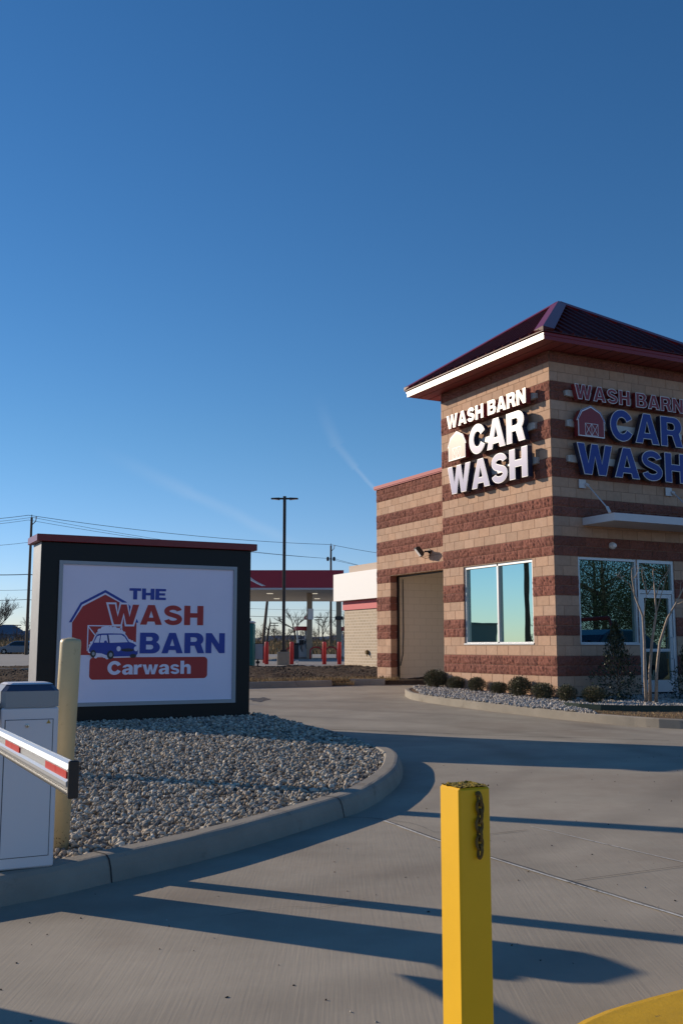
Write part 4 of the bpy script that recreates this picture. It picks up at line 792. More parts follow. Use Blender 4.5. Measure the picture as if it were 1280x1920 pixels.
# ================================================================== PLANTS
def leaf_cloud(n, rad, hgt, size, base, prof=None, asp=.45):
    u = rng.normal(size=(n, 3)); u /= np.linalg.norm(u, axis=1)[:, None]; r = rng.random(n)**.42; P = u*r[:, None]
    bumps = rng.normal(size=(9, 3)); bumps /= np.linalg.norm(bumps, axis=1)[:, None]; lump = 1+.16*np.max(np.clip(u@bumps.T, 0, 1)**4, axis=1)-.08+rng.normal(0, .05, n)
    P = P*lump[:, None]; P[:, 0] *= rad; P[:, 1] *= rad; P[:, 2] = (P[:, 2]*.5+.5)*hgt
    if prof is not None:
        t = rng.random(n); a = rng.uniform(0, 6.283, n); rr = np.interp(t, prof[0], prof[1])*rng.random(n)**.5*(1+.35*np.sin(a*3+t*17)); P = np.stack([rr*np.cos(a), rr*np.sin(a), t*hgt], 1)
    d = P-np.array([0, 0, hgt*.3]); d = d/(np.linalg.norm(d, axis=1)[:, None]+1e-6)+rng.normal(0, .55, (n, 3))+np.array([0, 0, .5]); d /= np.linalg.norm(d, axis=1)[:, None]
    s = np.cross(d, rng.normal(size=(n, 3))); s /= np.linalg.norm(s, axis=1)[:, None]; L_ = size*rng.uniform(.6, 1.3, (n, 1))
    V = np.stack([P, P+d*L_*.5+s*L_*asp*.5, P+d*L_, P+d*L_*.5-s*L_*asp*.5], 1).reshape(-1, 3); F = np.arange(4*n).reshape(n, 4)
    c = np.array(base)[rng.integers(0, len(base), n)]*rng.uniform(.6, 1.4, (n, 1)); return V, F, c
def small_shrub():
    t = thing('shrub', 'x', 'shrub'); V, F, c = leaf_cloud(5200, .20, .37, .026, [(.10, .105, .05), (.065, .08, .035), (.13, .12, .065), (.16, .12, .08)]); link('foliage', nparr('foliage', V, F, c, 'leaf'), t)
    mb = MB()
    for i in range(16):
        a = rng.uniform(0, 6.28); r_ = rng.uniform(.05, .2); mb.tube([(0, 0, 0), (r_*.4*math.cos(a), r_*.4*math.sin(a), .15), (r_*math.cos(a), r_*math.sin(a), rng.uniform(.22, .34))], [.006, .004, .002], 'stem', 4)
    mb.build('stem', t); return t
sp = [(2.22, 24.0), (2.62, 23.35), (2.98, 22.45), (3.36, 21.72), (3.68, 21.05), (4.02, 20.35), (4.36, 19.72), (4.80, 19.42)]
sl_ = ['rightmost in the row, beside the tall holly', 'second from the right, just past the corner of the tower', 'standing in front of the tower corner', 'under the right light of the side window', 'under the mullion of the side window', 'under the left edge of the side window', 'second from the left in the row', 'leftmost in the row, beside the wash bay opening'][::-1]
s0 = None
for i, (x, y) in enumerate(sp):
    if s0 is None: s0 = small_shrub(); o = s0
    else: o = copy_tree(s0)
    # base of the bed
    o.location = (x, y, float(g(x, y))+.15); k_ = [1.25, 1.0, .92, .95, 1.12, 1.05, .95, 1.0][i]; o.scale = (k_*(1.15 if i in (0, 7) else 1)*(1, .92, 1.1, .95, 1.05, 1.12, .9, 1)[i], k_, k_*(.95, .85, 1.0, .8, 1.05, .9, 1.0, .9)[i]); o.rotation_euler = (0, 0, i*1.7)
    tag(o, 'low dark green shrub '+sl_[i], 'shrub', 'low shrubs along the car wash wall')
# holly bush
def holly(label, loc, sc, seed):
    t = thing('holly_bush', label, 'bush', loc); V, F, c = leaf_cloud(2600, .4, 1.3, .05, [(.02, .035, .013), (.03, .045, .017), (.05, .06, .025), (.012, .02, .009)], prof=([0, .12, .3, .5, .65, .85, 1], [.22, .33, .38, .26, .15, .10, .02]), asp=.5)
    link('foliage', nparr('foliage', V, F, c, 'leaf_gloss'), t); mb = MB(); mb.tube([(0, 0, 0), (.02, .01, .5), (0, 0, 1.25)], [.016, .011, .004], 'bark_pale', 6)
    for i in range(30):
        z = rng.uniform(.08, 1.0); a = rng.uniform(0, 6.28); r_ = np.interp(z, [0, .4, .7, 1.1], [.25, .36, .22, .1]); mb.tube([(0, 0, z), (r_*.6*math.cos(a), r_*.6*math.sin(a), z+.1), (r_*math.cos(a), r_*math.sin(a), z+.24)], [.006, .004, .002], 'stem', 4)
    mb.build('stem', t); t.scale = (sc,)*3; t.rotation_euler = (0, 0, seed)
holly('upright glossy holly bush under the large shop window', (5.42, 20.0, -1.06), 1.18, 2.0)
holly('holly bush at the right edge of the picture beside the door', (6.85, 20.1, -1.06), .9, .6)
# crape myrtle: three trunks
T_ = thing('crape_myrtle', 'leafless pale barked small tree with three slender trunks before the glass door', 'tree', (5.80, 19.35, -1.075))
def pt(px, py, Yd):     # point at distance Yd seen at a pixel of the photo, relative to the tree base
    v = vdir(px, py); v = v*(Yd/v.y); return v-Vector((5.80, 19.35, -1.075))
trs = [[(1211, 1316, 19.35), (1208, 1270, 19.35), (1207, 1205, 19.40), (1204, 1155, 19.45), (1190, 1120, 19.45), (1184, 1085, 19.45), (1183, 1068, 19.45)],
       [(1218, 1315, 19.45), (1217, 1260, 19.45), (1221, 1205, 19.45), (1229, 1150, 19.40), (1227, 1115, 19.35), (1223, 1070, 19.35)],
       [(1229, 1317, 19.30), (1230, 1260, 19.25), (1236, 1205, 19.20), (1250, 1160, 19.15), (1266, 1132, 19.15), (1279, 1105, 19.15), (1290, 1075, 19.15)]]
rad = [.032, .030, .026, .021, .016, .011, .006]
for tr in trs: mb = MB(); mb.tube([pt(*p) for p in tr], rad[:len(tr)], 'bark_pale', 8); mb.build('trunk', T_, smooth=True)
brs = [[(1190, 1120, 19.45), (1180, 1095, 19.40), (1163, 1084, 19.35)], [(1206, 1165, 19.45), (1208, 1130, 19.50), (1212, 1110, 19.55), (1206, 1070, 19.55)], [(1212, 1115, 19.55), (1205, 1090, 19.45), (1202, 1074, 19.45)], [(1229, 1150, 19.40), (1240, 1110, 19.35), (1248, 1080, 19.30), (1254, 1070, 19.25)], [(1228, 1120, 19.35), (1238, 1090, 19.35), (1253, 1068, 19.25)], [(1212, 1115, 19.55), (1222, 1100, 19.55), (1232, 1092, 19.55)], [(1163, 1084, 19.35), (1157, 1080, 19.35)], [(1266, 1132, 19.15), (1274, 1115, 19.25), (1275, 1095, 19.25)], [(1266, 1134, 19.15), (1280, 1128, 19.05), (1296, 1110, 19.05)], [(1184, 1090, 19.45), (1192, 1078, 19.45), (1196, 1066, 19.45)]]
mb = MB()
for b_ in brs: mb.tube([pt(*p) for p in b_], [.012, .009, .006, .004][:len(b_)], 'bark_pale', 6)
tips = [b_[-1] for b_ in brs]+[t_[-1] for t_ in trs]
for tp in tips:
    for _ in range(4): p = pt(*tp); q = p+Vector((rng.uniform(-.09, .09), rng.uniform(-.08, .08), rng.uniform(.02, .13))); mb.tube([p, q], [.004, .0015], 'bark_pale', 4)
mb.build('branches', T_)

# bare trees
def bare_tree(name, label, loc, h, seed, group='bare trees beyond the road', spread=.55, mk_='twig_far', dens=5, lean=(0, 0)):
    rr = random.Random(seed); t = thing(name, label, 'tree', loc, 0, group); tr = MB(); tw = MB()
    def grow_(p, d, ln, r_, lv):
        q = p; P = [p]; n_ = 3
        for i in range(n_):
            d = (d+Vector((rr.uniform(-.28, .28), rr.uniform(-.28, .28), rr.uniform(-.12, .2)))).normalized(); q = q+d*ln/n_; P.append(q)
        (tr if lv < 2 else tw).tube(P, [r_*(1-.35*i/n_) for i in range(n_+1)], mk_, 5 if lv < 2 else 3, cap=False)
        if lv >= dens: return
        for i in range(3 if lv < 3 else 4):
            base = P[rr.choice([1, 2, 3, 3])] if lv > 0 else P[rr.choice([2, 3, 3])]; a = rr.uniform(0, 6.28); s = spread*rr.uniform(.6, 1.5)
            nd_ = (d+Vector((math.cos(a)*s, math.sin(a)*s, rr.uniform(-.15, .35)))).normalized(); grow_(base, nd_, ln*rr.uniform(.55, .82), r_*.58, lv+1)
    grow_(Vector((0, 0, 0)), Vector((lean[0], lean[1], 1)).normalized(), h*.30, h*.022, 0); tr.build('trunk', t); tw.build('crown', t); return t
def at(px, Yd, z): return ((vdir(px, 1213).x/vdir(px, 1213).y)*Yd, Yd, z)
bare_tree('bare_tree', 'large dark leafless tree cut by the left edge of the picture behind the car', at(-12, 170, .3), 10.5, 3, dens=6, lean=(.12, 0))
bare_tree('bare_tree', 'leafless tree leaning left beside the lamp post seen under the fuel canopy', at(555, 150, .5), 7.5, 11, dens=5, lean=(-.15, 0))
bare_tree('bare_tree', 'low spreading leafless tree just right of the tan canopy column', at(607, 140, .5), 5.6, 21, dens=5, spread=.8)
bare_tree('bare_tree', 'leafless tree right of the wooden pole under the canopy', at(646, 145, .5), 6.2, 33, dens=5, spread=.7)
bare_tree('bare_tree', 'thin leafless tree half hidden by the wooden pole left of the big sign', at(62, 190, .3), 7.0, 41, dens=5)
for i, (px, Yd, h) in enumerate([(486, 190, 3.6), (515, 185, 4.2), (538, 180, 4.6), (575, 180, 4.0), (592, 186, 4.6), (625, 178, 4.3), (660, 186, 4.8), (12, 210, 3.5), (34, 205, 3.2)]):
    bare_tree('scrub_tree', ['grey brown thicket tree at the left end of the far hedgerow, beside the big sign', 'thicket tree behind the leaning pole', 'thicket tree left of the lamp post base', 'thicket tree behind the fuel dispenser', 'thicket tree right of the fuel dispenser', 'thicket tree behind the right wooden pole', 'thicket tree behind the gas station shop corner', 'low thicket tree above the bonnet of the far car', 'low thicket tree above the roof of the far car'][i], at(px, Yd, .4), h, 60+i, group='thicket trees in the far hedgerow', dens=5, spread=1.0)
s_ = thing('dead_snag', 'broken dead trunk standing in the field left of the lamp post', 'dead tree', at(501, 125, -.4)); mb = MB(); mb.tube([(-.3, 0, 0), (0, 0, 1.4), (.15, 0, 2.4), (.35, 0, 3.4), (.3, 0, 4.0)], [.18, .16, .13, .09, .03], 'bark_dark', 6); mb.tube([(.15, 0, 2.4), (-.25, 0, 2.9)], [.09, .03], 'bark_dark', 5); mb.build('trunk', s_)
# far hedgerow mass and tall weeds
n = 5200; X = rng.uniform(-75, 12, n); Y = rng.uniform(168, 196, n); hgt = 2.4+1.3*np.sin(X*.35)+.8*np.sin(X*.9+1); V = []; 
B0 = np.stack([X, Y, np.full(n, .5)+rng.random(n)*np.clip(hgt, .8, 9)*.7], 1); d = rng.normal(0, 1, (n, 3)); d[:, 2] = np.abs(d[:, 2])+.5; d /= np.linalg.norm(d, axis=1)[:, None]; wv = np.cross(d, rng.normal(size=(n, 3))); wv *= (.035/np.linalg.norm(wv, axis=1))[:, None]; Lg = rng.uniform(.5, 1.8, (n, 1))
V = np.stack([B0-wv, B0+wv, B0+d*Lg], 1).reshape(-1, 3); tag(link('hedgerow', nparr('hedgerow', V, np.arange(3*n).reshape(n, 3), (.09, .07, .055), 'straw')), kind='stuff', label='grey brown far hedgerow of bare brush')
n = 16000; X = rng.uniform(-75, 25, n); Y = rng.uniform(122, 150, n); zz_ = g(X, Y)-.12+zfar(X, Y); a = rng.uniform(0, 6.28, n); wv = np.stack([np.cos(a), np.sin(a), 0*a], 1)*.09; Bb = np.stack([X, Y, zz_], 1); Tt = Bb+np.stack([rng.normal(0, .15, n), rng.normal(0, .15, n), rng.uniform(.25, .8, n)], 1)
tag(link('tall_weeds', nparr('tall_weeds', np.stack([Bb-wv, Bb+wv, Tt], 1).reshape(-1, 3), np.arange(3*n).reshape(n, 3), np.array(ST)[rng.integers(0, 4, n)]*.7, 'straw')), kind='stuff', label='dry brown weeds covering the field beyond the road')
# far ridge with roofs (left)
mb = MB(); X = np.linspace(-400, 300, 120); zz_ = 9+2.2*np.sin(X*.02)+1.3*np.sin(X*.11)+rng.uniform(-.6, .6, 120)
mb.mesh([(x, 700, -2) for x in X]+[(x, 720, z) for x, z in zip(X, zz_)]+[(x, 800, -2) for x in X], [(i, i+1, 121+i, 120+i) for i in range(119)]+[(120+i, 121+i, 241+i, 240+i) for i in range(119)], 'far_hill'); tag(mb.build('far_hills'), kind='structure')
def house(px, Yd, w_h, hh, label):
    o = thing('distant_house', label, 'house', at(px, Yd, 0), R(20)); mb = MB(); mb.box(-w_h, w_h, -5, 5, -2, hh*.55, 'far_hill'); mb.build('wall', o); mb = MB()
    mb.mesh([(-w_h-.5, -5.5, hh*.55), (w_h+.5, -5.5, hh*.55), (w_h+.5, 5.5, hh*.55), (-w_h-.5, 5.5, hh*.55), (-w_h*.3, 0, hh), (w_h*.3, 0, hh)], [(0, 1, 5, 4), (1, 2, 5), (2, 3, 4, 5), (3, 0, 4), (0, 3, 2, 1)], 'far_hill'); mb.build('roof', o)
house(14, 330, 6, 7.2, 'distant blue grey house with a peaked roof beyond the field at far left'); house(38, 360, 6, 5.6, 'lower distant blue grey house right of the peaked one')

# ================================================================== GAS STATION
GZ = -.86
cp = thing('fuel_canopy', 'gas station canopy with dark red fascia and pale ceiling', 'canopy', (-.1, 69, GZ)); ch_ = 4.88
mb = MB(); mb.box(-17.5, .25, 0, .12, ch_, ch_+1.22, 'canopy_red'); mb.box(.13, .25, .12, 19, ch_, ch_+1.22, 'canopy_red'); mb.box(-17.5, .12, .13, 18.99, ch_+.3, ch_+1.1, 'canopy_white'); fa = mb.build('fascia', cp)
mb = MB()
for i in range(2):
    pts_ = [(-6.55+i*.16+t*1.5, ch_+1.0-1.0*t**.55) for t in np.linspace(0, .8, 9)]; mb.mesh([(x, -.012-i*.003, z) for x, z in pts_]+[(x+.09, -.012-i*.003, z+.03) for x, z in pts_], [(j, j+1, 10+j, 9+j) for j in range(8)], 'store_white' if i == 0 else 'board_white')
mb.build('swoosh_stripe', fa)
mb = MB(); mb.box(-17.52, .27, -.03, .13, ch_-.13, ch_-.002, 'canopy_white'); mb.build('white_trim', cp)
mb = MB(); mb.box(-17.5, .12, .14, 18.9, ch_-.09, ch_+.28, 'canopy_ceiling'); mb.build('ceiling', cp)
for x in (-1.9, -5.2, -9, -13):
    for y in (5.5, 13.5):
        mb = MB(); mb.box(x-.22, x+.22, y-.3, y+.3, ch_-.12, ch_-.091, 'downlight'); mb.build('canopy_light', cp)
for (px, Yd) in ((580, 74), (635, 75.5), (430, 74), (290, 74)):
    x = at(px, Yd, 0)[0]+.1; mb = MB(); mb.box(x-.2, x+.2, Yd-69-.2, Yd-69+.2, 0, ch_-.091, 'column', bev=.02); mb.build('column', cp)
def sign_box(name, label, px, Yd, z0_, z1_, w_, k_, ch=None):
    x, y, _ = at(px, Yd, 0); o = thing(name, label, 'sign', (x, y, GZ)); mb = MB(); mb.box(-w_/2, w_/2, -.08, .08, z0_-GZ, z1_-GZ, k_, bev=.01); mb.build('panel', o)
    if ch: mb = MB(); [mb.solid(l_, lambda s, z, oo: (s, -oo, z-GZ), .0805, .086, 'store_white') for c_, l_ in layout(ch, -.13, .13, z0_+.06, z1_-z0_-.12)]; mb.build('numeral', o)
sign_box('white_sign', 'blank white panel on the tan canopy column', 582, 73.7, 1.98, 2.77, .40, 'store_white')
sign_box('pump_number_sign', 'dark red pump number sign showing 5 left of the white panel', 575.5, 73.9, 1.97, 2.22, .40, 'canopy_red', '5')
sign_box('pump_number_sign', 'black pump number plate on the right canopy column', 635.5, 75.2, 2.0, 2.26, .62, 'pump_dark')
def dispenser(label, px, Yd):
    x, y, _ = at(px, Yd, 0); o = thing('fuel_dispenser', label, 'fuel pump', (x, y, GZ), R(20), 'fuel dispensers under the canopy')
    mb = MB(); mb.box(-.6, .6, -.45, .45, 0, .12, 'concrete_far', bev=.02); mb.build('base', o)
    mb = MB(); mb.box(-.36, .36, -.27, .27, .12, .95, 'pump_white', bev=.03); mb.box(-.33, .33, -.24, .24, .95, 1.42, 'pump_white', bev=.03); mb.build('body', o)
    mb = MB(); mb.box(-.24, .10, -.28, -.245, 1.02, 1.36, 'pump_dark'); mb.build('screen', o)
    for sx in (-.33, .33): mb = MB(); mb.box(sx-.03, sx+.03, -.1, .1, 1.42, 2.05, 'pump_white'); mb.build('riser', o)
    mb = MB(); mb.box(-.48, .48, -.35, .35, 2.05, 2.35, 'bollard_red', bev=.02); mb.build('topper', o)
    for sx in (-.2, .22): mb = MB(); mb.tube([(sx, -.3, 2.0), (sx+.03, -.36, 1.4), (sx+.12, -.42, .8), (sx+.16, -.38, .5), (sx+.05, -.34, .75), (sx, -.3, 1.1)], .022, 'pump_dark', 5); mb.build('hose', o)
    mb = MB(); mb.box(.14, .24, -.36, -.28, 1.05, 1.3, 'pump_dark', bev=.02); mb.build('nozzle', o)
dispenser('white fuel dispenser with a red topper left of the tan column', 565, 74.5); dispenser('white fuel dispenser mostly hidden behind the shop corner', 648, 76)
x, y, _ = at(553.5, 74, 0); tb = thing('trash_bin', 'dark bin beside the fuel dispenser', 'bin', (x, y, GZ)); mb = MB(); mb.box(-.25, .25, -.25, .25, 0, 1.0, 'pump_dark', bev=.03); mb.build('bin_body', tb); mb = MB(); mb.box(-.28, .28, -.28, .28, 1.003, 1.14, 'pump_dark', bev=.05); mb.build('lid', tb)
for i, (px, Yd) in enumerate(((592.5, 73), (621, 73), (548, 78))):
    x, y, _ = at(px, Yd, 0); mb = MB(); P = [(-.42, 0, 0), (-.42, 0, .55)]+[(.42*-math.cos(R(t)), 0, .55+.3*math.sin(R(t))) for t in range(15, 180, 15)]+[(.42, 0, .55), (.42, 0, 0)]; mb.tube(P, .055, 'bollard_red', 8)
    o = mb.build('hoop_barrier', smooth=True); o.location = (x, y, GZ); tag(o, ['red steel hoop right of the tan column', 'red steel hoop left of the right hand red bollard', 'red steel hoop behind the lamp post'][i], 'barrier', 'red hoops guarding the fuel island')
RB = [(500, 'leftmost of the red bollards, beside the white board'), (547, 'red bollard just right of the lamp post footing'), (608, 'red bollard in front of the hoops, third from the left'), (636, 'rightmost red bollard, at the corner of the shop')]
r0 = None
for px, lab in RB:
    x, y, _ = at(px, 51, 0)
    if r0 is None: r0 = round_post('bollard', 'x', (x, y, -.86), .10, 1.12, 'bollard_red'); o = r0
    else: o = r0.copy(); COL.objects.link(o); o.location = (x, y, -.86)
    tag(o, lab, 'bollard', 'red bollards along the edge of the forecourt')
o = round_post('bollard', 'thin red bollard partly behind the leftmost red bollard', (*at(495.5, 55, 0)[:2], -.86), .08, .9, 'bollard_red')
# shop
SP = Vector((at(645.5, 47, 0)[0], 47, -.86)); sh = thing('gas_station_shop', 'brick gas station shop with white fascia and red band behind the car wash', 'shop', SP, ROT)
# local y = dA (away), local -y = towards viewer along the wall
mb = MB(); mb.box(0, 12, -14, 0, -.1, 2.72, 'store_brick'); mb.build('brick_wall', sh)
mb = MB(); mb.box(-.06, 12, -14.05, .06, 2.55, 2.95, 'store_red'); mb.build('red_band', sh)
mb = MB(); mb.box(-.35, 12, -14.1, .45, 2.97, 4.22, 'store_white'); mb.build('white_fascia', sh)
mb = MB(); mb.box(.3, 11.8, -14, .1, 4.22, 4.62, 'store_beige'); mb.build('parapet', sh)
mb = MB(); mb.lathe([(.09, 0), (.11, .05), (.08, .12)], 'rust', 10); mb.v = [(-z, y-2.3, x+.62) for x, y, z in mb.v]; mb.tube([(-.08, -2.3, .6), (-.12, -2.4, .45)], .02, 'rust', 5); mb.build('wall_tap', sh)
# lamp post
lp = thing('lamp_post', 'tall dark parking lot lamp post with twin flat heads on a concrete footing', 'lamp post', (*at(531.5, 49.5, 0)[:2], -.9))
mb = MB(); mb.box(-.30, .30, -.30, .30, 0, .66, 'kerb', bev=.03); mb.build('footing', lp); mb = MB(); mb.box(-.17, .17, -.17, .17, .665, .74, 'pole_brown', bev=.02)
for sx in (-.12, .12):
    for sy in (-.12, .12): mb.tube([(sx, sy, .74), (sx, sy, .80)], .015, 'pole_brown', 6)
mb.build('base_plate', lp)
mb = MB(); mb.box(-.075, .075, -.075, .075, .74, 8.35, 'pole_brown', bev=.008); mb.build('pole', lp)
for sx in (-1, 1):
    h = MB(); h.box(.08*sx if sx > 0 else -.3, .3 if sx > 0 else -.08, -.05, .05, 8.19, 8.27, 'pole_brown'); V = [(.25*sx, -.17, 8.17), (.68*sx, -.14, 8.21), (.68*sx, .14, 8.21), (.25*sx, .17, 8.17), (.25*sx, -.15, 8.27), (.66*sx, -.12, 8.255), (.66*sx, .12, 8.255), (.25*sx, .15, 8.27)]; h.mesh(V, [(3, 2, 1, 0), (4, 5, 6, 7), (0, 1, 5, 4), (1, 2, 6, 5), (2, 3, 7, 6), (3, 0, 4, 7)], 'pole_brown'); ho = h.build('lamp_head', lp)
    h = MB(); h.mesh([(.32*sx, -.11, 8.17), (.60*sx, -.10, 8.198), (.60*sx, .10, 8.198), (.32*sx, .11, 8.17)], [(0, 1, 2, 3)], 'lens_white'); h.build('lens', ho)
# portable toilet and white board
pt_ = thing('portable_toilet', 'teal portable toilet half hidden behind the big sign', 'toilet', (*at(466, 45.5, 0)[:2], -.88)); mb = MB(); mb.box(-.52, .26, -.5, .5, 0, 1.92, 'teal', bev=.04)
for i in range(5): mb.box(-.4+i*.14, -.36+i*.14, -.52, -.501, .15, 1.8, 'teal')
mb.build('cabin', pt_); mb = MB(); mb.box(-.54, .28, -.52, .52, 1.925, 2.02, 'cabinet_grey', bev=.04); mb.tube([(.05, 0, 2.0), (.05, 0, 2.16)], .05, 'pump_dark', 8); mb.build('roof', pt_)
wb = thing('notice_board', 'white board in a dark frame on a short post right of the teal toilet', 'notice board', (*at(483.5, 46, 0)[:2], -.88)); mb = MB(); mb.box(-.25, .25, -.03, .03, .30, 1.04, 'pump_dark'); mb.build('frame', wb); mb = MB(); mb.box(-.225, .225, -.037, -.031, .33, 1.01, 'board_white'); mb.build('panel', wb); mb = MB(); mb.box(-.03, .03, -.03, .03, 0, .298, 'pump_dark'); mb.box(-.09, .09, -.05, .05, .13, .24, 'pump_dark', bev=.02); mb.build('post', wb)
wv_ = thing('utility_stub', 'small white pipe stub beside the second red bollard', 'pipe', (*at(557.5, 48, 0)[:2], -.88)); mb = MB(); mb.tube([(0, 0, 0), (0, 0, .22)], .05, 'ceramic', 8); mb.box(-.1, .06, -.05, .05, .14, .24, 'ceramic', bev=.01); mb.build('pipe', wv_)
# utility poles and wires
def upole(px, Yd, ztop, label, lean=0, xarm=True):
    b_ = at(px, Yd, GZ-.1); o = thing('utility_pole', label, 'utility pole', b_); mb = MB(); mb.tube([(0, 0, 0), (lean, 0, ztop-b_[2])], [.19, .13], 'wood_pole', 10); mb.build('pole', o)
    if xarm:
        mb = MB(); mb.tube([(lean, 0, ztop-b_[2]-.9), (lean+.45, 0, ztop-b_[2]-.45), (lean+.5, 0, ztop-b_[2]-.1)], .05, 'wood_pole', 5); mb.tube([(lean, 0, ztop-b_[2]), (lean, 0, ztop-b_[2]+.3)], .04, 'wire', 5); mb.build('bracket', o)
        mb = MB(); mb.lathe([(.05, 0), (.11, .06), (.07, .12), (.1, .18), (.03, .24)], 'ceramic', 8, lean+.5, 0); mb.v = [(x, y, z+ztop-b_[2]-.15) for x, y, z in mb.v]; mb.build('insulator', o)
    return o
z1p = 14.2; upole(50, 110, z1p, 'weathered wooden utility pole rising behind the left end of the big sign')
p2 = upole(620, 145, 14.6, 'wooden utility pole standing behind the fuel canopy right of the lamp post')
mb = MB()
for sx in (-.45, .45): mb.lathe([(.12, 0), (.2, .15), (.2, .45), (.12, .6)], 'wire', 8, sx, 0)
mb.v = [(x, y, z+13.3) for x, y, z in mb.v]; mb.build('insulator', p2)
upole(490.5, 100, 4.9, 'short leaning wooden pole seen under the canopy left of the lamp post', lean=.55, xarm=False)
def wire(name, pts_, rad_, label):
    P = []
    for (a, b) in zip(pts_, pts_[1:]):
        a, b = Vector(a), Vector(b); sag = (b-a).length*.012
        for i in range(12): t = i/12; P.append(a.lerp(b, t)-Vector((0, 0, 4*sag*t*(1-t))))
    P.append(Vector(pts_[-1])); mb = MB(); mb.tube(P, rad_, 'wire', 4); tag(mb.build(name), label, 'wire', 'overhead wires')
A_ = lambda px, py, Yd: tuple(vdir(px, py)*(Yd/vdir(px, py).y))
wl = [([(-90, 978, 112), (54, 966, 110), (620, 1021, 145), (800, 1047, 160)], 'topmost overhead wire crossing from the left pole to the pole behind the canopy'),
      ([(-90, 984, 112), (61, 970, 110), (612, 1047, 145), (800, 1080, 160)], 'second overhead wire from the top at the left pole'),
      ([(-90, 989, 112), (54, 975, 110), (628, 1048, 145), (800, 1085, 160)], 'third overhead wire from the top at the left pole'),
      ([(-90, 1027, 112), (53, 1017, 110)], 'overhead wire ending a third of the way down the left pole'),
      ([(-90, 1075, 112), (52, 1077, 110), (300, 1080, 128)], 'thick bundled wire halfway down the left pole'),
      ([(-90, 1104, 112), (52, 1106, 110), (620, 1144, 145), (800, 1160, 160)], 'thin lower wire passing under the fuel canopy'),
      ([(-90, 1124, 112), (51, 1124, 110), (620, 1157, 145), (800, 1170, 160)], 'lowest dark wire passing under the fuel canopy')]
for i, (p_, lab) in enumerate(wl): wire('overhead_wire', [A_(*q) for q in p_], [.028, .02, .02, .02, .045, .018, .03][i], lab)
for i, (px, py) in enumerate(((597, 1157), (514, 1168), (31, 1172))):
    b_ = at(px, 240, 0); o = thing('floodlight_mast', ['distant stadium light mast above the trees between the two canopy columns', 'distant stadium light mast left of the lamp post', 'distant mast behind the large bare tree at left'][i], 'light mast', b_); mb = MB(); ht = (1213-py)/1897*240; mb.tube([(0, 0, -1), (0, 0, ht)], [.16, .1], 'wood_pole', 5); mb.build('pole', o); mb = MB()
    for zz_ in (0, .6): mb.box(-1.0, 1.0, -.1, .1, ht-zz_-.2, ht-zz_, 'wood_pole')
    mb.build('lamp_bank', o)

# ================================================================== CARS
def car(name, label, loc, rz, paint, length=4.5):
    o = thing(name, label, 'car', loc, rz)          # nose along -x
    W = .9; prof = [(-2.2, .35), (-2.25, .62), (-2.12, .82), (-1.25, 1.0), (-.55, 1.46), (-.1, 1.60), (1.2, 1.60), (1.95, 1.15), (2.2, 1.0), (2.25, .4), (1.9, .25), (-2.0, .25)]
    prof = [(x*length/4.5, z) for x, z in prof]; mb = MB(); n = len(prof)
    secs = [(-W, .93, .0), (-W+.06, 1, 0), (W-.06, 1, 0), (W, .93, 0)]; V = []
    for y, k_, _ in secs:
        for x, z in prof:
            tuck = .17 if z > 1.05 else 0; yy = y*(1-tuck*(z-1.0)/.6) if tuck else y; V.append((x*(.985 if k_ < 1 else 1), yy, .35+(z-.35)*(.99 if k_ < 1 else 1)))
    F = [(s*n+i, s*n+(i+1) % n, (s+1)*n+(i+1) % n, (s+1)*n+i) for s in range(3) for i in range(n)]; tri = tessellate_polygon([[Vector((x, z, 0)) for x, z in prof]]); mb.mesh(V, F+[tuple(t) for t in tri]+[tuple(3*n+a for a in t[::-1]) for t in tri], paint); mb.build('body', o)
    k_ = length/4.5
    for sy in (-1, 1):
        mb = MB(); V = [(-.98*k_, 1.06), (-.38*k_, 1.44), (-.02*k_, 1.53), (1.12*k_, 1.53), (1.62*k_, 1.14), (1.2*k_, 1.06)]; mb.mesh([(x, sy*(.905*(1-.17*(z-1.0)/.6)+.004), z) for x, z in V], [tuple(range(6))], 'car_glass'); mb.build('side_window', o)
        mb = MB(); mb.box(-.85*k_, -.70*k_, sy*.93-.07, sy*.93+.07, 1.03, 1.16, paint, bev=.03); mb.build('side_mirror', o)
        mb = MB(); mb.box(-2.24*k_, -2.02*k_, sy*.66-.18, sy*.66+.18, .66, .80, 'lens_white', bev=.02); mb.build('headlight', o)
        for xw in (-1.38*k_, 1.38*k_):
            mb = MB(); mb.lathe([(.20, -.11), (.33, -.11), (.345, -.06), (.345, .06), (.33, .11), (.20, .11)], 'tyre', 24); mb.v = [(x+xw, sy*.83+z, y+.345) for x, y, z in mb.v]; wh = mb.build('wheel', o)
            mb = MB(); mb.lathe([(.205, -.112), (.205, .112)], 'pump_dark', 20)
            for j in range(5): a = j*2*math.pi/5; mb.mesh([(.03*math.cos(a+1.57), .03*math.sin(a+1.57), .118*s) if t == 0 else (.2*math.cos(a)+(.03*math.cos(a+1.57) if t == 1 else -.03*math.cos(a+1.57)), .2*math.sin(a)+(.03*math.sin(a+1.57) if t == 1 else -.03*math.sin(a+1.57)), .118*s) if t < 3 else (-.03*math.cos(a+1.57), -.03*math.sin(a+1.57), .118*s) for s in (-1, 1) for t in range(4)], [(0, 1, 2, 3), (4, 5, 6, 7)], 'rim')
            mb.v = [(x+xw, sy*.83+z, y+.345) for x, y, z in mb.v]; mb.build('rim', wh)
    return o
cx_, cy_, _ = at(36, 121, 0); car('car', 'blue grey crossover car parked facing left behind the wooden pole', (cx_, cy_, -.9), R(-3), 'car_blue', 4.7)
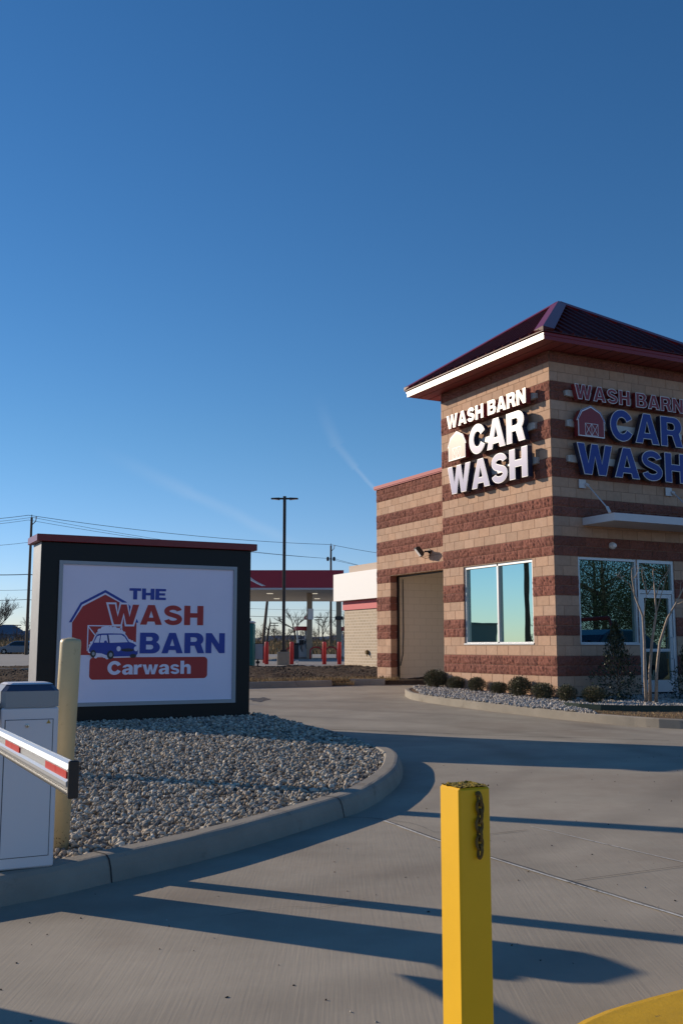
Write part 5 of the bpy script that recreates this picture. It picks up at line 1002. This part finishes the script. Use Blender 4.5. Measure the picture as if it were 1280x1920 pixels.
# things that stand right of the picture and show in the shop window
car('car', 'dark navy car parked right of the picture, mirrored in the shop window', (10.9, 18.5, -1.15), R(12), 'car_navy')
va = thing('vacuum_arch', 'red steel vacuum arch right of the picture, mirrored in the shop window', 'vacuum station', (17.5, 16.2, -1.25), R(100)); mb = MB(); mb.tube([(-1.6, 0, 0), (-1.6, 0, 1.9), (-1.0, 0, 2.15), (.3, 0, 2.2)], .07, 'red_pipe', 8); mb.tube([(.3, 0, 2.2), (.5, .1, 1.7), (1.2, .2, 1.3), (1.7, .2, .6)], .05, 'red_pipe', 6); mb.build('arch', va)
def evergreen(loc, h, seed, label):
    t = thing('evergreen_tree', label, 'tree', loc, seed, 'evergreen trees right of the picture'); mb = MB(); mb.tube([(0, 0, 0), (.1, .1, h*.5), (0, 0, h*.9)], [.2, .13, .04], 'bark_dark', 7)
    for i in range(14): a = rng.uniform(0, 6.28); z = rng.uniform(.25, .8)*h; r_ = h*.25; mb.tube([(0, 0, z), (r_*math.cos(a), r_*math.sin(a), z+h*.12)], [.06, .02], 'bark_dark', 4)
    mb.build('trunk', t); V, F, c = leaf_cloud(15000, h*.42, h*.9, h*.015, [(.022, .034, .014), (.03, .04, .016), (.014, .024, .009)]); V[:, 2] += h*.1; link('crown', nparr('crown', V, F, c, 'leaf'), t)
ev = [(36.5, 5.0, 6.2), (38, 8.2, 6.9), (39.5, 11.2, 6.4), (41.5, 14, 6.0), (44, 10, 7.2), (42.5, 6, 7.4), (35, 2, 6.0), (47, 15, 6.8), (37.5, 10, 4.6)]
wds = ['nearest', 'second', 'tall', 'narrow', 'broad', 'small', 'dense', 'far', 'outlying']
for i, (x, y, h) in enumerate(ev): evergreen((x, y, -1.3), h, i, wds[i]+' evergreen tree of the row that shows only in the shop window glass')
# mirrored in the side window: low warehouse, pole and trees far to the left
wh = thing('warehouse', 'long low grey green warehouse left of the picture, mirrored in the side window', 'building', (-102, 99, -.9), R(117)); mb = MB(); mb.box(-23, 23, -8, 8, 0, 3.9, 'warehouse'); mb.build('wall', wh); mb = MB(); mb.box(-23.2, 23.2, -8.2, 8.2, 3.903, 4.1, 'warehouse'); mb.build('roof', wh)
bare_tree('bare_tree', 'leafless tree left of the picture, mirrored in the side window', (-83, 62, -.9), 6, 77, dens=5)
up_ = thing('utility_pole', 'wooden pole left of the picture, mirrored in the side window', 'utility pole', (-32, 38.5, -.9)); mb = MB(); mb.tube([(0, 0, 0), (0, 0, 11)], [.17, .12], 'wood_pole', 8); mb.build('pole', up_)
